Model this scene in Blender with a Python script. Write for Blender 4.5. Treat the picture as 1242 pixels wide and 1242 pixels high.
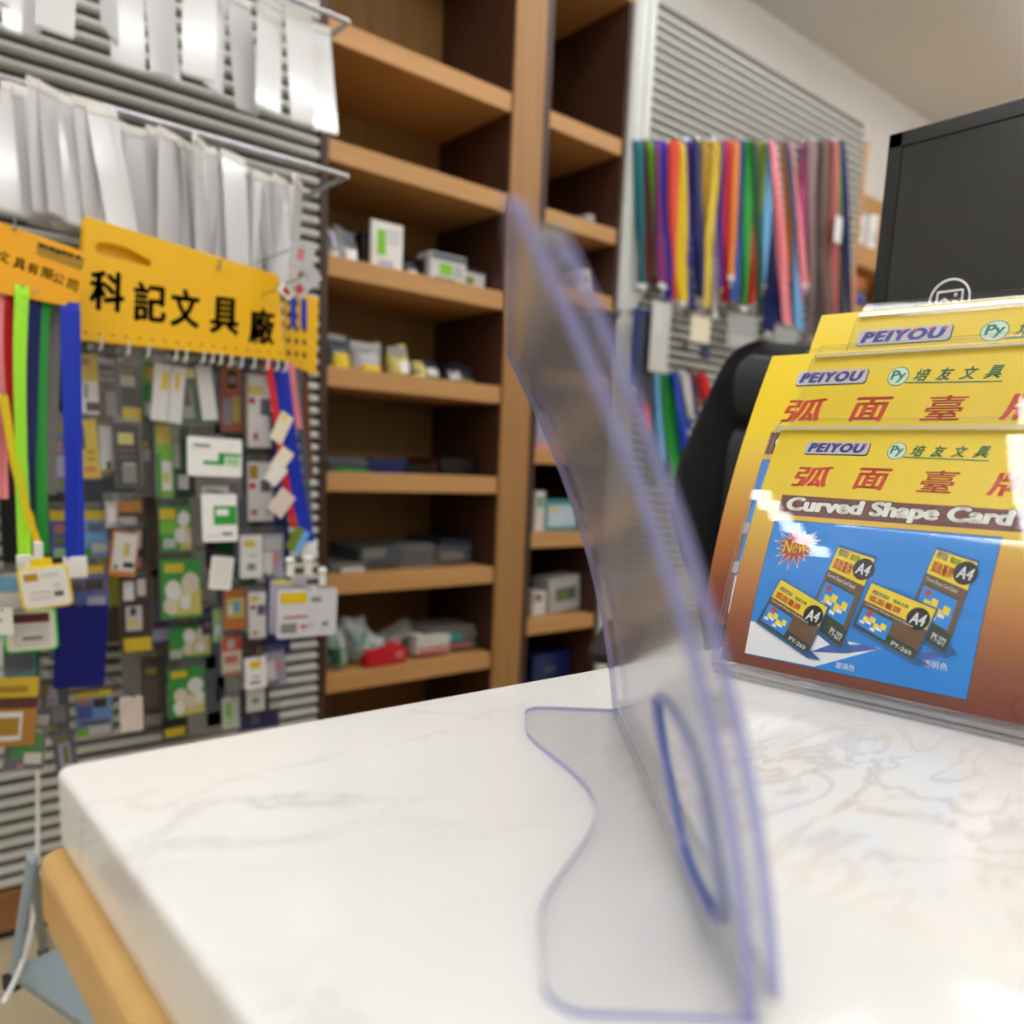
import bpy, bmesh, math, random
from mathutils import Vector, Matrix, noise

# ------------------------------------------------------------------ scene, camera, light
for o in list(bpy.data.objects):
    bpy.data.objects.remove(o)
SC = bpy.context.scene
COL = SC.collection
R = math.radians
ZC = 0.985            # eye height above the floor
TT = 0.835            # counter top height
SC.view_settings.view_transform = 'Standard'
SC.view_settings.look = 'None'
SC.view_settings.gamma = 1.0
SC.view_settings.use_curve_mapping = False
SC.view_settings.exposure = 0.30
SC.cycles.transparent_max_bounces = 40
SC.cycles.max_bounces = 10
SC.cycles.use_denoising = True
SC.cycles.caustics_reflective = False
SC.cycles.caustics_refractive = False

yaw, pitch, roll = R(49.616), R(9.3545), R(2.3975)
fwd = Vector((math.cos(yaw) * math.cos(pitch), math.sin(yaw) * math.cos(pitch), -math.sin(pitch)))
rt = Vector((math.sin(yaw), -math.cos(yaw), 0))
up = rt.cross(fwd)
r2 = rt * math.cos(roll) + up * math.sin(roll)
u2 = up * math.cos(roll) - rt * math.sin(roll)
cd = bpy.data.cameras.new('camera')
cam = bpy.data.objects.new('camera', cd)
COL.objects.link(cam)
cam.matrix_world = Matrix(((r2.x, u2.x, -fwd.x, 0), (r2.y, u2.y, -fwd.y, 0), (r2.z, u2.z, -fwd.z, ZC), (0, 0, 0, 1)))
cd.sensor_width = 36
cd.lens = 36 * 1000 / 1242
cd.shift_y = (729.5 - 621) / 1242
cd.clip_start = 0.02
cd.dof.use_dof = True
cd.dof.focus_distance = 0.62
cd.dof.aperture_fstop = 4.2
SC.camera = cam

wd = bpy.data.worlds.new('shop_air')
SC.world = wd
wd.use_nodes = True
wd.node_tree.nodes['Background'].inputs[0].default_value = (0.97, 0.98, 1, 1)
wd.node_tree.nodes['Background'].inputs[1].default_value = 0.25
LAMP = 15.0          # radiance of the ceiling tubes

# ------------------------------------------------------------------ materials
def lin(c):
    c = c / 255.0
    return c / 12.92 if c <= 0.04045 else ((c + 0.055) / 1.055) ** 2.4
def rgb(h):
    return (lin(int(h[0:2], 16)), lin(int(h[2:4], 16)), lin(int(h[4:6], 16)), 1)
MATS = {}
HEX = dict(white='f2f0ec', offwhite='e6e2da', offwhite2='d8d8de', cream='e8dcc4', yellow='e8c81e', yellow2='e0c040', paleyellow='dccf72', ochre='b48a1e',
           gold='c08420', black='16161a', charcoal='3a3a3c', brown='38261e', brown2='54463c', brown3='6e3a22', maroon='5c1e1c', grey='8c8a84', grey2='6c6c70', grey3='78766f',
           lightgrey='cfcdc8', silver='b4b4b4', slate='5a626a', slate2='343c4c', green='2c9a3c', darkgreen='1e4a2a', darkgreen2='12603a', olive='8c8420',
           olivegreen='74842c', olivegreen2='5c5c38', lime='7cc22c', lime2='a6ee34', lime3='a4bc34', palegreen='a8d09c', palegreen2='8ca898', teal='24707c', teal2='3c9496',
           blue='3a5cae', violet='5c64a4', sky='6f97d0', sky2='70b0e0', iceblue='c4dcec', navy='141f5c', navy2='18286a', navyflat='131a6e', royal='1432b4', royal2='2446b8', purple='5a2c94',
           plum='7c2c6c', lilac='b4aec4', pink='f08c94', rosepink='d85c94', rose='c47474', blush='dcc8c0', salmon='cc7058', salmon2='b4605c', red='d0202c', redflat='b42c34', redorange='dc4428',
           tomato='f44a34', orange='e08428', taupe='8c7474', taupe2='6c5448')
def nodes(name):
    m = bpy.data.materials.new(name)
    m.use_nodes = True
    return m, m.node_tree.nodes, m.node_tree.links, m.node_tree.nodes['Principled BSDF']
def plain(name, hexcol, rough=0.5, spec=0.5, metal=0.0, vary=0.06, scale=40, bump=0.0, coat=0.0):
    """principled paint with a little procedural mottling"""
    if name in MATS:
        return MATS[name]
    m, N, L, P = nodes(name)
    c = rgb(hexcol)
    tc = N.new('ShaderNodeTexCoord')
    nz = N.new('ShaderNodeTexNoise')
    nz.inputs['Scale'].default_value = scale
    L.new(tc.outputs['Object'], nz.inputs['Vector'])
    mx = N.new('ShaderNodeMix')
    mx.data_type = 'RGBA'
    mx.inputs[6].default_value = tuple(v * (1 - vary) for v in c[:3]) + (1,)
    mx.inputs[7].default_value = tuple(min(1, v * (1 + vary)) for v in c[:3]) + (1,)
    L.new(nz.outputs['Fac'], mx.inputs[0])
    L.new(mx.outputs[2], P.inputs['Base Color'])
    P.inputs['Roughness'].default_value = rough
    P.inputs['Specular IOR Level'].default_value = spec
    P.inputs['Metallic'].default_value = metal
    P.inputs['Coat Weight'].default_value = coat
    P.inputs['Coat Roughness'].default_value = 0.08
    if bump:
        b = N.new('ShaderNodeBump')
        b.inputs['Strength'].default_value = bump
        b.inputs['Distance'].default_value = 0.002
        L.new(nz.outputs['Fac'], b.inputs['Height'])
        L.new(b.outputs['Normal'], P.inputs['Normal'])
    MATS[name] = m
    return m
def C(k):
    return plain('print_' + k, HEX[k], 0.38, 0.5)
def fabric(k):
    return plain('ribbon_' + k, HEX[k], 0.55, 0.35, vary=0.14, scale=160, bump=0.15)
def facing_mix(name, tint, gloss_rough, base=0.05, gain=0.85, power=4.0, haze=0.0, hazecol=(1, 1, 1, 1)):
    """thin clear plastic: light passes straight through, reflection rises at grazing angles"""
    if name in MATS:
        return MATS[name]
    m = bpy.data.materials.new(name)
    m.use_nodes = True
    N, L = m.node_tree.nodes, m.node_tree.links
    N.remove(N['Principled BSDF'])
    out = N['Material Output']
    tr = N.new('ShaderNodeBsdfTransparent')
    tr.inputs[0].default_value = tint
    gl = N.new('ShaderNodeBsdfGlossy')
    gl.inputs['Roughness'].default_value = gloss_rough
    lw = N.new('ShaderNodeLayerWeight')
    lw.inputs['Blend'].default_value = 0.5
    pw = N.new('ShaderNodeMath'); pw.operation = 'POWER'; pw.inputs[1].default_value = power
    ma = N.new('ShaderNodeMath'); ma.operation = 'MULTIPLY_ADD'; ma.inputs[1].default_value = gain; ma.inputs[2].default_value = base
    L.new(lw.outputs['Facing'], pw.inputs[0]); L.new(pw.outputs[0], ma.inputs[0])
    mix = N.new('ShaderNodeMixShader')
    L.new(ma.outputs[0], mix.inputs[0])
    src = tr.outputs[0]
    if haze:
        df = N.new('ShaderNodeBsdfDiffuse'); df.inputs[0].default_value = hazecol
        m2 = N.new('ShaderNodeMixShader'); m2.inputs[0].default_value = haze
        L.new(src, m2.inputs[1]); L.new(df.outputs[0], m2.inputs[2]); src = m2.outputs[0]
    L.new(src, mix.inputs[1]); L.new(gl.outputs[0], mix.inputs[2])
    L.new(mix.outputs[0], out.inputs[0])
    MATS[name] = m
    return m
M_ACRYL = facing_mix('clear_acrylic', (0.985, 0.985, 0.99, 1), 0.02, 0.028, 0.7, 5)
M_ACRYL2 = facing_mix('clear_acrylic_painted_haze', (0.992, 0.992, 0.995, 1), 0.18, 0.03, 0.6, 5, 0.06, (0.85, 0.85, 0.88, 1))  # pale haze painted in for internal reflections across the edge-on clear plates
M_EDGE = facing_mix('acrylic_edge', (0.66, 0.67, 0.92, 1), 0.12, 0.08, 0.4, 3, 0.66, (0.31, 0.32, 0.64, 1))
M_EDGE2 = facing_mix('acrylic_edge_clear', (0.86, 0.86, 0.88, 1), 0.10, 0.14, 0.5, 3, 0.25, (0.8, 0.8, 0.82, 1))
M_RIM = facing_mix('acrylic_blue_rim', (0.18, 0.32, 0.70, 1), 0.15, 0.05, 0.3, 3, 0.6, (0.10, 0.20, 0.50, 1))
M_POUCH = facing_mix('clear_pouch', (0.975, 0.978, 0.98, 1), 0.10, 0.04, 0.5, 5, 0.015, (0.8, 0.82, 0.84, 1))
M_SLEEVE = facing_mix('sleeve_painted_sheen', (0.9, 0.9, 0.9, 1), 0.12, 0.12, 0.6, 3, 0.78, (0.98, 0.98, 0.98, 1))  # clear plastic; its bright highlights are put into the white haze colour

def wood(name, a, b, rough=0.45, axis='X', scale=1.0):
    m, N, L, P = nodes(name)
    tc = N.new('ShaderNodeTexCoord')
    mp = N.new('ShaderNodeMapping')
    s = {'X': (1.2, 22, 22), 'Z': (22, 22, 1.2)}[axis]
    mp.inputs['Scale'].default_value = tuple(v * scale for v in s)
    nz = N.new('ShaderNodeTexNoise'); nz.inputs['Scale'].default_value = 2.4; nz.inputs['Detail'].default_value = 6; nz.inputs['Distortion'].default_value = 0.6
    rp = N.new('ShaderNodeValToRGB')
    rp.color_ramp.elements[0].position = 0.3; rp.color_ramp.elements[0].color = rgb(a)
    rp.color_ramp.elements[1].position = 0.7; rp.color_ramp.elements[1].color = rgb(b)
    L.new(tc.outputs['Object'], mp.inputs[0]); L.new(mp.outputs[0], nz.inputs['Vector'])
    L.new(nz.outputs['Fac'], rp.inputs[0]); L.new(rp.outputs[0], P.inputs['Base Color'])
    P.inputs['Roughness'].default_value = rough
    return m
M_BEECH = wood('beech_veneer', 'b88850', 'c4935a', 0.5)
M_BEECHV = wood('beech_veneer_upright', '9c7040', 'a97c48', 0.5, 'Z')
M_BACK = wood('beech_back_board', '86602f', '94703c', 0.6, 'Z')
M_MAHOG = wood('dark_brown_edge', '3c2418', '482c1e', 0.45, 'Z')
M_PLINTH = wood('plinth_board', '8a5c34', '9a683c', 0.5, 'X')
M_APRON = wood('pale_maple_edge', 'c79d5c', 'd0a868', 0.35, 'X', 0.8)

def marble():
    m, N, L, P = nodes('white_marble_laminate')
    tc = N.new('ShaderNodeTexCoord')
    mp = N.new('ShaderNodeMapping'); mp.inputs['Rotation'].default_value = (0, 0, 0.5); mp.inputs['Scale'].default_value = (3.0, 6.0, 3.0)
    L.new(tc.outputs['Object'], mp.inputs[0])
    n1 = N.new('ShaderNodeTexNoise'); n1.inputs['Scale'].default_value = 1.4; n1.inputs['Detail'].default_value = 9; n1.inputs['Roughness'].default_value = 0.62; n1.inputs['Distortion'].default_value = 1.6
    L.new(mp.outputs[0], n1.inputs['Vector'])
    # thin veins where the noise crosses its middle
    sb = N.new('ShaderNodeMath'); sb.operation = 'SUBTRACT'; sb.inputs[1].default_value = 0.5
    ab = N.new('ShaderNodeMath'); ab.operation = 'ABSOLUTE'
    L.new(n1.outputs['Fac'], sb.inputs[0]); L.new(sb.outputs[0], ab.inputs[0])
    r1 = N.new('ShaderNodeValToRGB')
    r1.color_ramp.elements[0].position = 0.0; r1.color_ramp.elements[0].color = (1, 1, 1, 1)
    r1.color_ramp.elements[1].position = 0.022; r1.color_ramp.elements[1].color = (0, 0, 0, 1)
    L.new(ab.outputs[0], r1.inputs[0])
    n2 = N.new('ShaderNodeTexNoise'); n2.inputs['Scale'].default_value = 1.1; n2.inputs['Detail'].default_value = 3
    L.new(mp.outputs[0], n2.inputs['Vector'])
    r2_ = N.new('ShaderNodeValToRGB')
    r2_.color_ramp.elements[0].position = 0.55; r2_.color_ramp.elements[0].color = (0, 0, 0, 1)
    r2_.color_ramp.elements[1].position = 0.74; r2_.color_ramp.elements[1].color = (1, 1, 1, 1)
    L.new(n2.outputs['Fac'], r2_.inputs[0])
    mu = N.new('ShaderNodeMath'); mu.operation = 'MULTIPLY'
    L.new(r1.outputs[0], mu.inputs[0]); L.new(r2_.outputs[0], mu.inputs[1])
    # a dense knot of veins in the laminate print, fainter veins elsewhere
    dp = N.new('ShaderNodeVectorMath'); dp.operation = 'DISTANCE'; dp.inputs[1].default_value = (-0.665, 0.185, 0.835)
    L.new(tc.outputs['Object'], dp.inputs[0])
    kn = N.new('ShaderNodeMapRange'); kn.inputs[1].default_value = 0.035; kn.inputs[2].default_value = 0.16; kn.inputs[3].default_value = 1.0; kn.inputs[4].default_value = 0.0
    L.new(dp.outputs['Value'], kn.inputs[0])
    n5 = N.new('ShaderNodeTexNoise'); n5.inputs['Scale'].default_value = 2.0; n5.inputs['Detail'].default_value = 7; n5.inputs['Roughness'].default_value = 0.6; n5.inputs['Distortion'].default_value = 1.1
    mp5 = N.new('ShaderNodeMapping'); mp5.inputs['Rotation'].default_value = (0, 0, -0.25); mp5.inputs['Scale'].default_value = (5.5, 13.0, 3.0)
    L.new(tc.outputs['Object'], mp5.inputs[0]); L.new(mp5.outputs[0], n5.inputs['Vector'])
    s5 = N.new('ShaderNodeMath'); s5.operation = 'SUBTRACT'; s5.inputs[1].default_value = 0.5
    a5 = N.new('ShaderNodeMath'); a5.operation = 'ABSOLUTE'
    L.new(n5.outputs['Fac'], s5.inputs[0]); L.new(s5.outputs[0], a5.inputs[0])
    r5 = N.new('ShaderNodeMapRange'); r5.inputs[1].default_value = 0.0; r5.inputs[2].default_value = 0.05; r5.inputs[3].default_value = 0.42; r5.inputs[4].default_value = 0.0
    L.new(a5.outputs[0], r5.inputs[0])
    k5 = N.new('ShaderNodeMath'); k5.operation = 'MULTIPLY'
    L.new(r5.outputs[0], k5.inputs[0]); L.new(kn.outputs[0], k5.inputs[1])
    w5 = N.new('ShaderNodeMath'); w5.operation = 'MULTIPLY'; w5.inputs[1].default_value = 0.34
    L.new(mu.outputs[0], w5.inputs[0])
    m3 = N.new('ShaderNodeMath'); m3.operation = 'MAXIMUM'
    L.new(w5.outputs[0], m3.inputs[0]); L.new(k5.outputs[0], m3.inputs[1])
    n4 = N.new('ShaderNodeTexNoise'); n4.inputs['Scale'].default_value = 0.9; n4.inputs['Detail'].default_value = 4
    L.new(mp.outputs[0], n4.inputs['Vector'])
    cl = N.new('ShaderNodeMix'); cl.data_type = 'RGBA'
    cl.inputs[6].default_value = rgb('e9e7e2'); cl.inputs[7].default_value = rgb('e3e2df')
    L.new(n4.outputs['Fac'], cl.inputs[0])
    vx = N.new('ShaderNodeMix'); vx.data_type = 'RGBA'
    L.new(m3.outputs[0], vx.inputs[0]); L.new(cl.outputs[2], vx.inputs[6]); vx.inputs[7].default_value = rgb('a8948a')
    L.new(vx.outputs[2], P.inputs['Base Color'])
    P.inputs['Roughness'].default_value = 0.11
    P.inputs['Specular IOR Level'].default_value = 0.45
    return m
M_MARBLE = marble()

def tile_floor():
    m, N, L, P = nodes('cream_floor_tile')
    tc = N.new('ShaderNodeTexCoord')
    nz = N.new('ShaderNodeTexNoise'); nz.inputs['Scale'].default_value = 9; nz.inputs['Detail'].default_value = 5
    L.new(tc.outputs['Object'], nz.inputs['Vector'])
    rp = N.new('ShaderNodeValToRGB')
    rp.color_ramp.elements[0].color = rgb('b8a684'); rp.color_ramp.elements[1].color = rgb('cdbd9c')
    L.new(nz.outputs['Fac'], rp.inputs[0]); L.new(rp.outputs[0], P.inputs['Base Color'])
    P.inputs['Roughness'].default_value = 0.3
    return m
M_TILE = tile_floor()
M_GROUT = plain('tile_grout', '8a7c64', 0.8)
M_WALL = plain('cream_wall_paint', 'dcd8d0', 0.7, scale=6, vary=0.03)
M_CEIL = plain('white_ceiling_paint', 'e6e4e0', 0.8, scale=5, vary=0.02)
M_SLAT = plain('grey_slat_metal', 'c6c5be', 0.4, 0.5, scale=8, vary=0.04)
M_SLATGAP = plain('slat_backing', '55544e', 0.7)
M_WHITEMETAL = plain('white_powder_coat', 'd4d6d0', 0.4)
M_CHROME = plain('chrome_wire', 'b8b8ba', 0.25, metal=0.9)
M_WPLASTIC = plain('white_plastic', 'eceae4', 0.3)
M_GREYMETAL = plain('grey_enamel_steel', '8e9a9e', 0.4)
M_RUBBER = plain('dark_rubber', '26282a', 0.7)
M_LEATHER = plain('black_leather', '17181a', 0.5, 0.4, bump=0.3, scale=120)
M_BEZEL = plain('black_bezel', '08080a', 0.25)
M_BANNER = plain('yellow_header_board', 'f0b800', 0.28, 0.5, vary=0.04, scale=10)
M_BANNER2 = plain('amber_header_board', 'f2ac08', 0.28, 0.5, vary=0.04, scale=10)
M_BANNERHOLE = plain('dark_amber_cutout', '8a5c04', 0.5)
M_INK = plain('black_ink', '14160c', 0.4)

# ------------------------------------------------------------------ mesh helpers
class MB:
    """collects shapes for ONE mesh object"""
    def __init__(s): s.v = []; s.f = []; s.m = []
    def quadbox(s, x0, x1, y0, y1, z0, z1, mi=0):
        b = len(s.v)
        s.v += [(x0, y0, z0), (x1, y0, z0), (x1, y1, z0), (x0, y1, z0), (x0, y0, z1), (x1, y0, z1), (x1, y1, z1), (x0, y1, z1)]
        for q in ((0, 3, 2, 1), (4, 5, 6, 7), (0, 1, 5, 4), (1, 2, 6, 5), (2, 3, 7, 6), (3, 0, 4, 7)):
            s.f.append([b + i for i in q]); s.m.append(mi)
        return s
    def prism(s, pts, y0, y1, mi=0, axis='y'):
        """outline in (x, z) pushed from y0 to y1 (axis y) or (x, y) from z0 to z1 (axis z)"""
        b = len(s.v); n = len(pts)
        area = sum(pts[i][0] * pts[(i + 1) % n][1] - pts[(i + 1) % n][0] * pts[i][1] for i in range(n))
        if area < 0: pts = pts[::-1]
        for d in (y0, y1):
            s.v += [(p[0], d, p[1]) if axis == 'y' else (p[0], p[1], d) for p in pts]
        flip = axis == 'y'
        lo = list(range(b, b + n)); hi = list(range(b + n, b + 2 * n))
        s.f.append(lo if flip else lo[::-1]); s.m.append(mi)
        s.f.append(hi[::-1] if flip else hi); s.m.append(mi)
        for i in range(n):
            j = (i + 1) % n
            q = [b + i, b + j, b + n + j, b + n + i]
            s.f.append(q[::-1] if flip else q); s.m.append(mi)
        return s
    def tube(s, pts, r, n=8, mi=0):
        pts = [Vector(p) for p in pts]; b = len(s.v)
        rr = r if isinstance(r, (list, tuple)) else [r] * len(pts)
        for i, p in enumerate(pts):
            t = (pts[min(i + 1, len(pts) - 1)] - pts[max(i - 1, 0)]).normalized()
            a = t.cross(Vector((0, 0, 1)) if abs(t.z) < 0.9 else Vector((1, 0, 0))).normalized()
            c = t.cross(a)
            for k in range(n):
                q = 2 * math.pi * k / n
                s.v.append(tuple(p + (a * math.cos(q) + c * math.sin(q)) * rr[i]))
        for i in range(len(pts) - 1):
            for k in range(n):
                s.f.append([b + i * n + k, b + i * n + (k + 1) % n, b + (i + 1) * n + (k + 1) % n, b + (i + 1) * n + k]); s.m.append(mi)
        s.f.append([b + k for k in range(n)]); s.m.append(mi)
        s.f.append([b + (len(pts) - 1) * n + k for k in range(n)][::-1]); s.m.append(mi)
        return s
    def mesh(s, name, mats):
        me = bpy.data.meshes.new(name)
        me.from_pydata(s.v, [], s.f)
        for m in mats: me.materials.append(m)
        for p, i in zip(me.polygons, s.m): p.material_index = i
        bm = bmesh.new(); bm.from_mesh(me)
        bmesh.ops.recalc_face_normals(bm, faces=bm.faces)
        bm.to_mesh(me); bm.free()
        return me
    def build(s, name, mats, parent=None, loc=(0, 0, 0), rot=(0, 0, 0), bevel=0.0, smooth=False, seg=2):
        if not isinstance(mats, (list, tuple)): mats = [mats]
        return place(name, s.mesh(name, mats), parent, loc, rot, bevel, smooth, seg)
def place(name, me, parent=None, loc=(0, 0, 0), rot=(0, 0, 0), bevel=0.0, smooth=False, seg=2):
    o = bpy.data.objects.new(name, me)
    COL.objects.link(o)
    o.location = loc; o.rotation_euler = rot
    if parent is not None: o.parent = parent
    if bevel:
        b = o.modifiers.new('bevel', 'BEVEL'); b.width = bevel; b.segments = seg; b.limit_method = 'ANGLE'; b.angle_limit = R(40)
    if smooth:
        for p in me.polygons: p.use_smooth = True
    return o
def empty(name, loc, rz=0.0):
    o = bpy.data.objects.new(name, None); COL.objects.link(o)
    o.location = loc; o.rotation_euler = (0, 0, rz); o.empty_display_size = 0.05
    return o
def tag(o, label, cat, group=None):
    o['label'] = label; o['category'] = cat
    if group: o['group'] = group
    return o
def structure(o):
    o['kind'] = 'structure'; return o
def rrect(w, h, r, n=4, cx=0.0, cz=0.0):
    out = []
    for (sx, sz, a0) in ((1, 1, 0), (-1, 1, 90), (-1, -1, 180), (1, -1, 270)):
        for k in range(n + 1):
            a = R(a0 + 90 * k / n)
            out.append((cx + sx * (w / 2 - r) + r * math.cos(a), cz + sz * (h / 2 - r) + r * math.sin(a)))
    return out
def catmull(pts, n=6):
    P = [Vector(p) for p in pts]
    if len(P) < 3: return [P[0].lerp(P[-1], k / (n * 2)) for k in range(n * 2 + 1)]
    out = []
    for i in range(len(P) - 1):
        p0, p1, p2, p3 = P[max(i - 1, 0)], P[i], P[i + 1], P[min(i + 2, len(P) - 1)]
        for k in range(n):
            t = k / n
            out.append(0.5 * ((2 * p1) + (p2 - p0) * t + (2 * p0 - 5 * p1 + 4 * p2 - p3) * t * t + (3 * p1 - p0 - 3 * p2 + p3) * t ** 3))
    out.append(P[-1]); return out
TEXT_CACHE = {}
def text_flat(txt, bold=0.0, shear=0.0):
    """flat lettering as (verts, faces) filling the unit square"""
    key = (txt, bold, shear)
    if key in TEXT_CACHE: return TEXT_CACHE[key]
    cu = bpy.data.curves.new('lettering', 'FONT')
    cu.space_character = 1.16 if txt == 'PEIYOU' else 1.0
    cu.body = txt; cu.shear = shear; cu.resolution_u = 3
    o = bpy.data.objects.new('lettering', cu); COL.objects.link(o)
    bpy.context.view_layer.update()
    me = bpy.data.meshes.new_from_object(o.evaluated_get(bpy.context.evaluated_depsgraph_get()))
    vs = [(v.co.x, v.co.y) for v in me.vertices]; fs = [list(p.vertices) for p in me.polygons]
    bpy.data.objects.remove(o); bpy.data.curves.remove(cu); bpy.data.meshes.remove(me)
    if vs:
        x0 = min(v[0] for v in vs); x1 = max(v[0] for v in vs); y0 = min(v[1] for v in vs); y1 = max(v[1] for v in vs)
        vs = [((v[0] - x0) / max(1e-6, x1 - x0), (v[1] - y0) / max(1e-6, y1 - y0)) for v in vs]
        if bold:            # heavier strokes: overlapping copies nudged around a small ring
            wx, wy = bold / max(1e-6, x1 - x0), bold / max(1e-6, y1 - y0)
            n0 = len(vs); V, F = [], []
            for k in range(6):
                dx, dy = math.cos(k * math.pi / 3) * wx, math.sin(k * math.pi / 3) * wy * 0.7
                V += [(a + dx, b_ + dy) for a, b_ in vs]; F += [[i + k * n0 for i in f] for f in fs]
            vs, fs = V, F
    TEXT_CACHE[key] = (vs, fs)
    return vs, fs

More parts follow.
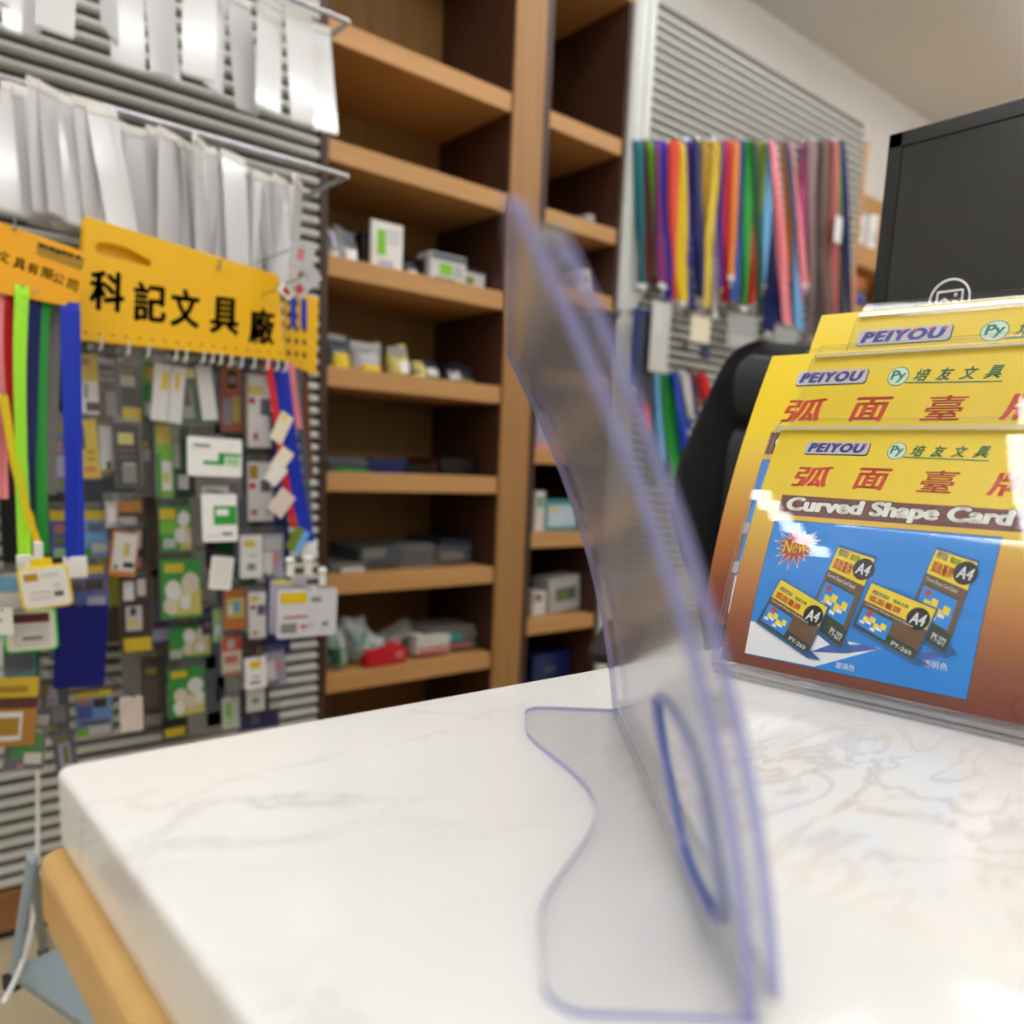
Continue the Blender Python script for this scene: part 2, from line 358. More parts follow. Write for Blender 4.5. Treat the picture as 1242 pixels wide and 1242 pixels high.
# ------------------------------------------------------------------ data measured off the photograph (metres in the room)
PACKET_DATA = [
 ('white card with yellow top, topmost packet right of the blue lanyard', (0.3783, 1.6, 1.0935, 0.0314, 0.1002), 0, 'white', [(0, 0.55, 1, 1, 'yellow'), (0.1, 0.8, 0.6, 0.93, 'ochre'), (0.35, 0.05, 1, 0.2, 'brown'), (0.3, 0.25, 0.45, 0.5, 'grey')], 'pouch', 'packet'),
 ('dark brown card with maroon frame in the top packet row', (0.4093, 1.6, 1.0893, 0.0363, 0.1158), 0, 'brown', [(0.1, 0.05, 0.9, 0.5, 'maroon'), (0.4, 0.1, 0.85, 0.45, 'grey'), (0.1, 0.85, 0.8, 0.95, 'lilac'), (0.1, 0.6, 0.8, 0.66, 'grey'), (0.1, 0.7, 0.8, 0.75, 'grey')], 'pouch', 'packet'),
 ('black card with yellow sticker near its foot, top packet row', (0.4446, 1.6, 1.0853, 0.0403, 0.1034), 0, 'black', [(0.15, 0.6, 0.75, 0.78, 'lightgrey'), (0.15, 0.8, 0.7, 0.9, 'olive'), (0.2, 0.02, 0.98, 0.25, 'yellow'), (0, 0.93, 1, 1, 'grey')], 'pouch', 'packet'),
 ('green card with yellow label hanging left of the paper strips', (0.4806, 1.6, 1.0928, 0.04, 0.1019), 0, 'green', [(0.2, 0.6, 0.8, 0.9, 'lime'), (0.35, 0.68, 0.75, 0.9, 'yellow'), (0.25, 0.05, 0.95, 0.27, 'lightgrey')], 'pouch', 'packet'),
 ('pair of white paper strips with two yellow squares', (0.4963, 1.55, 1.0857, 0.0513, 0.0987), 6, 'white', [(0.25, 0.55, 0.5, 0.88, 'yellow'), (0.68, 0.6, 0.85, 0.9, 'yellow'), (0.5, 0.0, 0.58, 1, 'lightgrey')], 'pouch', 'packet'),
 ('fanned white and dark green card beneath the yellow banner', (0.5472, 1.55, 1.0908, 0.0684, 0.1081), -7, 'darkgreen', [(0, 0.1, 0.35, 0.6, 'grey'), (0.55, 0.05, 0.95, 0.95, 'white'), (0.12, 0.75, 0.5, 0.9, 'paleyellow'), (0.1, 0.3, 0.3, 0.6, 'brown')], 'pouch', 'packet'),
 ('orange toned card with round black emblem in top row', (0.6301, 1.6, 1.0889, 0.0437, 0.124), 0, 'salmon', [(0.2, 0.62, 0.85, 0.98, 'orange'), (0.3, 0.66, 0.75, 0.92, 'black'), (0.1, 0.1, 0.45, 0.5, 'lilac'), (0.5, 0.15, 0.9, 0.55, 'paleyellow'), (0.35, 0.73, 0.7, 0.85, 'lilac')], 'pouch', 'packet'),
 ('white card in olive rimmed pouch beside the red lanyard', (0.6638, 1.55, 1.067, 0.0525, 0.1356), 0, 'white', [(0.08, 0.72, 0.7, 0.86, 'paleyellow'), (0.1, 0.6, 0.35, 0.68, 'red'), (0.55, 0.45, 0.95, 0.68, 'slate'), (0.25, 0.1, 0.45, 0.2, 'rose'), (0, 0, 0.06, 1, 'olive')], 'pouch', 'packet'),
 ('violet blue photo card peeping left of the blue lanyard, second row', (0.3337, 1.62, 0.969, 0.0283, 0.1217), 0, 'violet', [(0.0, 0.82, 0.9, 1, 'olive'), (0.25, 0.55, 0.6, 0.7, 'rose'), (0.2, 0.2, 0.7, 0.5, 'lilac'), (0.1, 0.03, 0.9, 0.16, 'olivegreen')], 'pouch', 'packet'),
 ('bright yellow card with red lettering in the second row', (0.3747, 1.6, 0.983, 0.0304, 0.101), -3, 'yellow', [(0.0, 0.5, 0.35, 0.9, 'brown'), (0.2, 0.1, 0.8, 0.2, 'orange'), (0.4, 0.3, 0.8, 0.36, 'ochre'), (0.4, 0.42, 0.8, 0.48, 'ochre')], 'pouch', 'packet'),
 ('slim white card on brown backing in the second row', (0.4054, 1.61, 0.9865, 0.0368, 0.0956), 0, 'brown2', [(0.2, 0.08, 0.8, 0.95, 'white'), (0.2, 0.9, 0.8, 1, 'ochre'), (0.5, 0.1, 0.7, 0.25, 'darkgreen'), (0.2, 0.02, 0.7, 0.1, 'ochre')], 'pouch', 'packet'),
 ('black card with pale yellow sticker and grey picture, second row', (0.4361, 1.59, 0.9743, 0.0389, 0.1092), 0, 'black', [(0.1, 0.68, 0.75, 0.86, 'paleyellow'), (0.25, 0.05, 0.85, 0.35, 'grey'), (0.3, 0.35, 0.8, 0.38, 'lightgrey'), (0.1, 0.45, 0.8, 0.5, 'brown2'), (0.1, 0.56, 0.8, 0.62, 'brown2')], 'pouch', 'packet'),
 ('plain black card with faint grey print in the second row', (0.4766, 1.62, 0.9731, 0.0335, 0.1384), 0, 'black', [(0.3, 0.45, 0.7, 0.6, 'grey'), (0.35, 0.62, 0.6, 0.7, 'olive')], 'pouch', 'packet'),
 ('slim green card with yellow cap in the second row', (0.5018, 1.6, 0.9669, 0.0295, 0.1357), 0, 'lime', [(0.1, 0.72, 0.9, 0.98, 'yellow'), (0.35, 0.1, 0.9, 0.5, 'white'), (0.4, 0.2, 0.8, 0.35, 'paleyellow'), (0.0, 0.0, 0.3, 0.6, 'green')], 'pouch', 'packet'),
 ('clear pouch with dark green sheet behind the green arrow card', (0.5368, 1.62, 0.9677, 0.0367, 0.1328), 0, 'darkgreen', [(0.0, 0.4, 0.5, 1, 'lightgrey'), (0.4, 0.1, 0.9, 0.3, 'white')], 'pouch', 'packet'),
 ('wide white card with a green bent arrow', (0.5597, 1.5, 0.9777, 0.1046, 0.0689), 1, 'white', [(0.28, 0.3, 0.65, 0.4, 'green'), (0.55, 0.3, 0.67, 0.62, 'green'), (0.55, 0.55, 0.98, 0.62, 'green'), (0.7, 0.3, 0.95, 0.52, 'palegreen'), (0.1, 0.75, 0.4, 0.82, 'grey')], 'card', 'packet'),
 ('clear blister of white pieces under the green arrow card', (0.5852, 1.55, 0.9205, 0.0875, 0.0369), 0, 'grey', [(0.1, 0.3, 0.7, 0.6, 'white'), (0.72, 0.1, 0.95, 0.8, 'slate')], 'pouch', 'packet'),
 ('white card with red and blue print, second of right column', (0.6658, 1.55, 0.9145, 0.0534, 0.1129), 0, 'white', [(0.05, 0.72, 0.4, 0.95, 'ochre'), (0.05, 0.55, 0.3, 0.65, 'red'), (0.5, 0.5, 0.9, 0.7, 'slate'), (0.1, 0.1, 0.35, 0.2, 'rose'), (0.7, 0.1, 0.9, 0.25, 'palegreen')], 'pouch', 'packet'),
 ('blue landscape photo card with yellow header left of blue strap', (0.3232, 1.6, 0.8354, 0.0295, 0.0817), 0, 'blue', [(0, 0.78, 1, 1, 'yellow'), (0.2, 0.5, 0.8, 0.7, 'rose'), (0.1, 0.3, 0.8, 0.42, 'olivegreen'), (0.1, 0, 0.9, 0.2, 'palegreen')], 'pouch', 'packet'),
 ('blue landscape photo card with yellow header right of blue strap', (0.3777, 1.6, 0.8343, 0.0458, 0.0837), 0, 'sky', [(0, 0.8, 1, 1, 'yellow'), (0.3, 0.55, 0.8, 0.72, 'slate'), (0.1, 0.35, 0.9, 0.5, 'sky2'), (0.4, 0.1, 0.95, 0.3, 'lightgrey'), (0.0, 0.02, 0.4, 0.2, 'green')], 'pouch', 'packet'),
 ('small white card beside the brown and gold card', (0.4025, 1.58, 0.87, 0.019, 0.0467), 0, 'lightgrey', [(0.2, 0.2, 0.8, 0.8, 'white')], 'pouch', 'packet'),
 ('brown card with gold band in the third row', (0.4369, 1.6, 0.8691, 0.0452, 0.0494), 0, 'brown', [(0, 0.55, 1, 1, 'gold'), (0.1, 0.1, 0.8, 0.4, 'lightgrey'), (0.3, 0.6, 0.7, 0.85, 'orange')], 'pouch', 'packet'),
 ('tilted white card framed in orange in the third row', (0.4107, 1.54, 0.8034, 0.0448, 0.0786), 8, 'orange', [(0.08, 0.12, 0.94, 0.96, 'white'), (0.45, 0.45, 0.7, 0.75, 'paleyellow'), (0.5, 0.2, 0.9, 0.32, 'black'), (0.15, 0.15, 0.3, 0.25, 'slate')], 'pouch', 'packet'),
 ('black stack with two small white tags in the third row', (0.452, 1.6, 0.8061, 0.023, 0.0823), 4, 'black', [(0.1, 0.5, 0.7, 0.9, 'lightgrey'), (0.2, 0.05, 0.8, 0.3, 'rose')], 'pouch', 'packet'),
 ('green card with white clouds, uppermost of the cloud cards', (0.5098, 1.57, 0.8426, 0.0596, 0.0856), 0, 'green', [(0, 0.72, 0.5, 0.95, 'yellow'), (0, 0.4, 0.55, 0.68, 'lime'), (0.1, 0.1, 0.5, 0.3, 'lightgrey'), (0.62, 0.05, 0.99, 0.55, 'paleyellow'), (0.55, 0.55, 0.95, 0.9, 'white', 1), (0.45, 0.2, 0.85, 0.55, 'white', 1), (0.75, 0.15, 0.98, 0.4, 'cream', 1)], 'pouch', 'packet'),
 ('square white card with a solid green square', (0.5586, 1.48, 0.8702, 0.0615, 0.0861), -1, 'white', [(0.33, 0.35, 0.98, 0.75, 'green'), (0.4, 0.55, 0.75, 0.68, 'white'), (0.55, 0.12, 0.85, 0.2, 'grey'), (0.1, 0.1, 0.5, 0.14, 'lightgrey')], 'card', 'packet'),
 ('white card with yellow sticker and grey barcode by blue strap', (0.6246, 1.5, 0.7952, 0.0434, 0.0814), 0, 'white', [(0.2, 0.72, 0.7, 0.86, 'yellow'), (0.3, 0.18, 0.7, 0.34, 'grey'), (0.4, 0.5, 0.8, 0.56, 'lightgrey')], 'pouch', 'packet'),
 ('pale sheet with pink flash right of the barcode card', (0.6752, 1.52, 0.791, 0.0472, 0.0871), 0, 'lilac', [(0.1, 0.65, 0.9, 0.9, 'lightgrey'), (0.5, 0.35, 0.75, 0.55, 'pink'), (0, 0.05, 0.5, 0.6, 'white'), (0.1, 0.02, 0.6, 0.12, 'slate')], 'pouch', 'packet'),
 ('blank white paper tag hanging askew in the third row', (0.5676, 1.5, 0.7667, 0.0415, 0.0615), 7, 'white', [(0.1, 0.1, 0.9, 0.9, 'offwhite')], 'card', 'packet'),
 ('blue photo card with black digits above the navy card', (0.3588, 1.56, 0.7438, 0.0566, 0.0785), 0, 'violet', [(0, 0.82, 0.9, 1, 'yellow'), (0.35, 0.45, 0.85, 0.7, 'black'), (0.0, 0.45, 0.3, 0.65, 'maroon'), (0.4, 0.1, 0.9, 0.3, 'lilac')], 'pouch', 'packet'),
 ('brown card of white icons with wide yellow sticker at foot', (0.4327, 1.56, 0.6891, 0.0509, 0.1397), 0, 'brown', [(0.1, 0.7, 0.45, 0.95, 'white'), (0.55, 0.75, 0.85, 0.97, 'lightgrey'), (0.15, 0.3, 0.7, 0.62, 'lightgrey'), (0.2, 0.35, 0.5, 0.45, 'paleyellow'), (0.05, 0.02, 0.98, 0.2, 'yellow'), (0.3, 0.5, 0.5, 0.6, 'black')], 'pouch', 'packet'),
 ('green card with white clouds, second of the cloud cards', (0.5143, 1.56, 0.7323, 0.0724, 0.1122), 0, 'green', [(0.1, 0.78, 0.55, 0.92, 'yellow'), (0.2, 0.06, 0.98, 0.5, 'paleyellow'), (0.1, 0.3, 0.5, 0.65, 'white', 1), (0.5, 0.4, 0.95, 0.78, 'cream', 1), (0.05, 0.08, 0.4, 0.36, 'cream', 1), (0.45, 0.15, 0.75, 0.42, 'white', 1), (0.7, 0.1, 0.95, 0.36, 'paleyellow', 1)], 'pouch', 'packet'),
 ('small blue card with maroon band in the fourth row', (0.493, 1.6, 0.6621, 0.0439, 0.0718), 0, 'blue', [(0, 0.4, 0.85, 0.55, 'maroon'), (0, 0.6, 0.8, 0.95, 'slate'), (0.0, 0.05, 0.8, 0.35, 'lilac')], 'pouch', 'packet'),
 ('dark navy packet with rose dot in the fourth row', (0.5721, 1.58, 0.6641, 0.0336, 0.0522), -8, 'navy', [(0.2, 0.2, 0.5, 0.45, 'rose'), (0.3, 0.6, 0.9, 0.8, 'slate')], 'pouch', 'packet'),
 ('colourful orange card with small pictures in the fourth row', (0.6089, 1.54, 0.6879, 0.0439, 0.0793), 0, 'salmon', [(0.1, 0.3, 0.9, 0.8, 'paleyellow'), (0.05, 0.03, 0.95, 0.25, 'orange'), (0.4, 0.45, 0.7, 0.7, 'sky2'), (0, 0.85, 0.9, 1, 'orange'), (0.15, 0.4, 0.35, 0.6, 'white')], 'pouch', 'packet'),
 ('narrow white card with yellow tip left of the price badge', (0.6357, 1.5, 0.6817, 0.0329, 0.0901), 0, 'white', [(0.1, 0.8, 0.6, 0.92, 'yellow'), (0.1, 0.62, 0.4, 0.72, 'red'), (0.5, 0.5, 0.95, 0.72, 'slate'), (0.2, 0.08, 0.5, 0.15, 'rose')], 'pouch', 'packet'),
 ('pale green slip hanging left of the orange card', (0.583, 1.56, 0.6568, 0.0225, 0.0651), 0, 'palegreen', [(0.2, 0.7, 0.8, 0.9, 'paleyellow'), (0.2, 0.2, 0.7, 0.5, 'white')], 'pouch', 'packet'),
 ('green card with white clouds, third of the cloud cards', (0.5356, 1.58, 0.6237, 0.0781, 0.0616), 0, 'green', [(0.0, 0.05, 0.3, 0.3, 'lightgrey'), (0.4, 0.08, 0.98, 0.7, 'paleyellow'), (0.32, 0.45, 0.62, 0.95, 'white', 1), (0.62, 0.5, 0.95, 0.95, 'cream', 1), (0.3, 0.1, 0.55, 0.5, 'cream', 1), (0.6, 0.15, 0.85, 0.5, 'white', 1)], 'pouch', 'packet'),
 ('green card with white clouds, lowest of the cloud cards', (0.5171, 1.55, 0.5352, 0.0707, 0.0937), 0, 'green', [(0.08, 0.82, 0.5, 0.95, 'yellow'), (0.2, 0.02, 0.98, 0.45, 'paleyellow'), (0.5, 0.45, 0.95, 0.78, 'white', 1), (0.12, 0.3, 0.5, 0.6, 'cream', 1), (0.1, 0.06, 0.42, 0.34, 'white', 1), (0.45, 0.15, 0.72, 0.42, 'cream', 1), (0.7, 0.2, 0.96, 0.5, 'white', 1)], 'pouch', 'packet'),
 ('red headed card with white star in the fifth row', (0.6003, 1.54, 0.5982, 0.0391, 0.0755), 0, 'cream', [(0, 0.62, 1, 1, 'redorange'), (0.25, 0.68, 0.65, 0.92, 'lightgrey'), (0.1, 0.3, 0.8, 0.5, 'salmon'), (0, 0, 0.95, 0.08, 'salmon')], 'pouch', 'packet'),
 ('white tag with yellow oval in the fifth row', (0.6313, 1.5, 0.5683, 0.0431, 0.0624), -2, 'white', [(0.25, 0.65, 0.75, 0.88, 'yellow'), (0.3, 0.35, 0.7, 0.4, 'grey'), (0.2, 0.15, 0.7, 0.25, 'grey')], 'card', 'packet'),
 ('small black pouch with white slip below the yellow oval tag', (0.6417, 1.53, 0.5029, 0.0577, 0.0542), 0, 'black', [(0.2, 0.1, 0.85, 0.95, 'offwhite'), (0.4, 0.4, 0.65, 0.6, 'grey')], 'pouch', 'packet'),
 ('pink and white clear sheet right of the yellow oval tag', (0.6888, 1.54, 0.5604, 0.0439, 0.0719), -6, 'lilac', [(0.5, 0.45, 0.8, 0.7, 'pink'), (0.05, 0.2, 0.5, 0.75, 'white'), (0.0, 0.05, 0.6, 0.15, 'slate')], 'pouch', 'packet'),
 ('blue photo pack with yellow header below the navy card', (0.3562, 1.56, 0.517, 0.0593, 0.0822), 0, 'sky', [(0, 0.85, 1, 1, 'yellow'), (0.05, 0.72, 0.4, 0.82, 'rose'), (0.5, 0.62, 0.85, 0.82, 'black'), (0.05, 0.4, 0.45, 0.7, 'blue'), (0.3, 0.02, 0.95, 0.22, 'lightgrey'), (0.0, 0.0, 0.35, 0.18, 'lime'), (0.1, 0.25, 0.9, 0.35, 'slate')], 'pouch', 'packet'),
 ('blank pale pink card by the maroon strip, low left', (0.4084, 1.52, 0.518, 0.0375, 0.0626), 0, 'offwhite', [(0.05, 0.05, 0.95, 0.95, 'blush')], 'card', 'packet'),
 ('navy zip pouch touching the far table edge', (0.6583, 1.55, 0.4555, 0.0833, 0.0382), 0, 'navy', [(0.3, 0.3, 0.5, 0.8, 'slate')], 'pouch', 'packet'),
 ('black packet with yellow foot showing above table edge', (0.5022, 1.58, 0.461, 0.0495, 0.0429), 0, 'black', [(0.1, 0.05, 0.9, 0.45, 'yellow')], 'pouch', 'packet'),
 ('thin green and white slip low in the right column', (0.6009, 1.55, 0.479, 0.0331, 0.0642), 0, 'lightgrey', [(0.15, 0.1, 0.6, 0.9, 'palegreen'), (0.2, 0.4, 0.5, 0.8, 'lime')], 'pouch', 'packet'),
 ('dark brown packet low beside the blank pink card', (0.4778, 1.62, 0.5225, 0.0458, 0.1447), 0, 'brown', [(0.1, 0.3, 0.7, 0.7, 'brown2'), (0.2, 0.75, 0.6, 0.85, 'olive'), (0.1, 0.05, 0.8, 0.2, 'grey')], 'pouch', 'packet'),
 ('large yellow headed box card at the left edge', (0.205, 1.42, 0.5807, 0.077, 0.1079), 7, 'gold', [(0.0, 0.72, 0.98, 1, 'yellow'), (0, 0.55, 1, 0.7, 'maroon'), (0.0, 0.08, 0.75, 0.5, 'white'), (0.25, 0.15, 0.7, 0.42, 'ochre'), (0.1, 0.78, 0.8, 0.88, 'ochre')], 'pouch', 'packet'),
 ('green card with white slip in dark pouch, lowest at left', (0.2265, 1.44, 0.5083, 0.0543, 0.0608), 9, 'slate', [(0.15, 0.3, 0.9, 0.98, 'green'), (0.5, 0.15, 0.95, 0.45, 'offwhite'), (0.35, 0.02, 0.5, 0.15, 'rose')], 'pouch', 'packet'),
 ('oval label pouch hanging beside the table corner', (0.2952, 1.5, 0.4731, 0.0324, 0.061), -4, 'slate', [(0.2, 0.1, 0.75, 0.8, 'lilac'), (0.4, 0.2, 0.65, 0.7, 'olivegreen'), (0.1, 0.85, 0.7, 0.97, 'olive')], 'pouch', 'packet'),
 ('grey clear pouch with round window under the green badge', (0.2933, 1.55, 0.5433, 0.043, 0.0996), 0, 'slate', [(0.2, 0.5, 0.6, 0.85, 'lilac'), (0.35, 0.2, 0.85, 0.5, 'grey'), (0.1, 0.7, 0.3, 0.9, 'olive'), (0.1, 0.05, 0.6, 0.15, 'olive')], 'pouch', 'packet'),
 ('black pouch with grey slips above the large yellow box card', (0.2464, 1.56, 0.6174, 0.0554, 0.0511), 0, 'darkgreen', [(0.25, 0.5, 0.85, 0.95, 'grey'), (0.1, 0.05, 0.9, 0.4, 'black')], 'pouch', 'packet'),
 ('grey packet with pale slip between box card and round window pouch', (0.2542, 1.46, 0.5518, 0.0303, 0.0356), 8, 'slate', [(0.05, 0.2, 0.9, 0.65, 'lightgrey')], 'pouch', 'packet'),
]
DEEP_DATA = [
 ('grey backing card seen deep between top row black and green cards', (0.4863, 1.7, 1.0882, 0.0179, 0.1013), 'brown2'),
 ('grey backing card seen deep above the green arrow card', (0.6085, 1.7, 1.0273, 0.076, 0.0359), 'grey'),
 ('dark backing card deep right of the fanned card', (0.6412, 1.7, 1.0833, 0.0202, 0.1307), 'slate'),
 ('dark backing card deep between yellow card and slim white card, second row', (0.4202, 1.7, 0.9087, 0.072, 0.0572), 'slate'),
 ('dark backing card deep left of the uppermost cloud card', (0.5073, 1.7, 0.8186, 0.0343, 0.163), 'brown2'),
 ('grey backing card deep right of the uppermost cloud card', (0.5961, 1.7, 0.8208, 0.0267, 0.1433), 'grey'),
 ('olive backing card deep under the blue landscape photo cards', (0.4271, 1.7, 0.7319, 0.0472, 0.0947), 'olive'),
 ('dark backing card deep left of the second cloud card', (0.5091, 1.7, 0.7155, 0.0379, 0.0748), 'brown2'),
 ('grey backing card deep right of the second cloud card', (0.6142, 1.7, 0.7062, 0.0342, 0.0832), 'grey'),
 ('dark backing card deep between square green card and barcode card', (0.6876, 1.7, 0.8145, 0.0322, 0.1747), 'slate'),
 ('grey backing card deep beneath the brown icon card', (0.4616, 1.7, 0.5413, 0.0402, 0.0911), 'grey'),
 ('grey backing card deep below the third cloud card', (0.5871, 1.7, 0.5492, 0.0817, 0.0318), 'slate'),
 ('dark backing card deep right of the lowest cloud card', (0.6245, 1.7, 0.5085, 0.0422, 0.1984), 'slate'),
 ('grey backing card deep under the red headed card', (0.6562, 1.7, 0.4876, 0.0577, 0.0586), 'grey'),
 ('navy backing card deep behind the white price badge', (0.7678, 1.7, 0.6373, 0.0578, 0.1707), 'navy'),
 ('green backing card seen between the green and blue lanyards', (0.3533, 1.7, 1.1044, 0.024, 0.1158), 'darkgreen'),
 ('black backing card seen below it between green and blue lanyards', (0.3616, 1.7, 1.047, 0.046, 0.0353), 'black'),
 ('dark green backing card seen between the navy and green lanyards', (0.3039, 1.7, 0.9416, 0.0234, 0.2635), 'darkgreen'),
 ('black backing card behind the lime lanyard', (0.2666, 1.7, 0.8608, 0.0331, 0.1903), 'black'),
 ('dark backing card below the second cloud card', (0.525, 1.7, 0.5966, 0.0452, 0.1026), 'brown2'),
 ('grey backing card at the foot of the middle hooks', (0.6035, 1.7, 0.4173, 0.0803, 0.0473), 'grey'),
 ('dark backing card behind the navy card', (0.3458, 1.7, 0.6393, 0.0557, 0.1027), 'slate'),
]
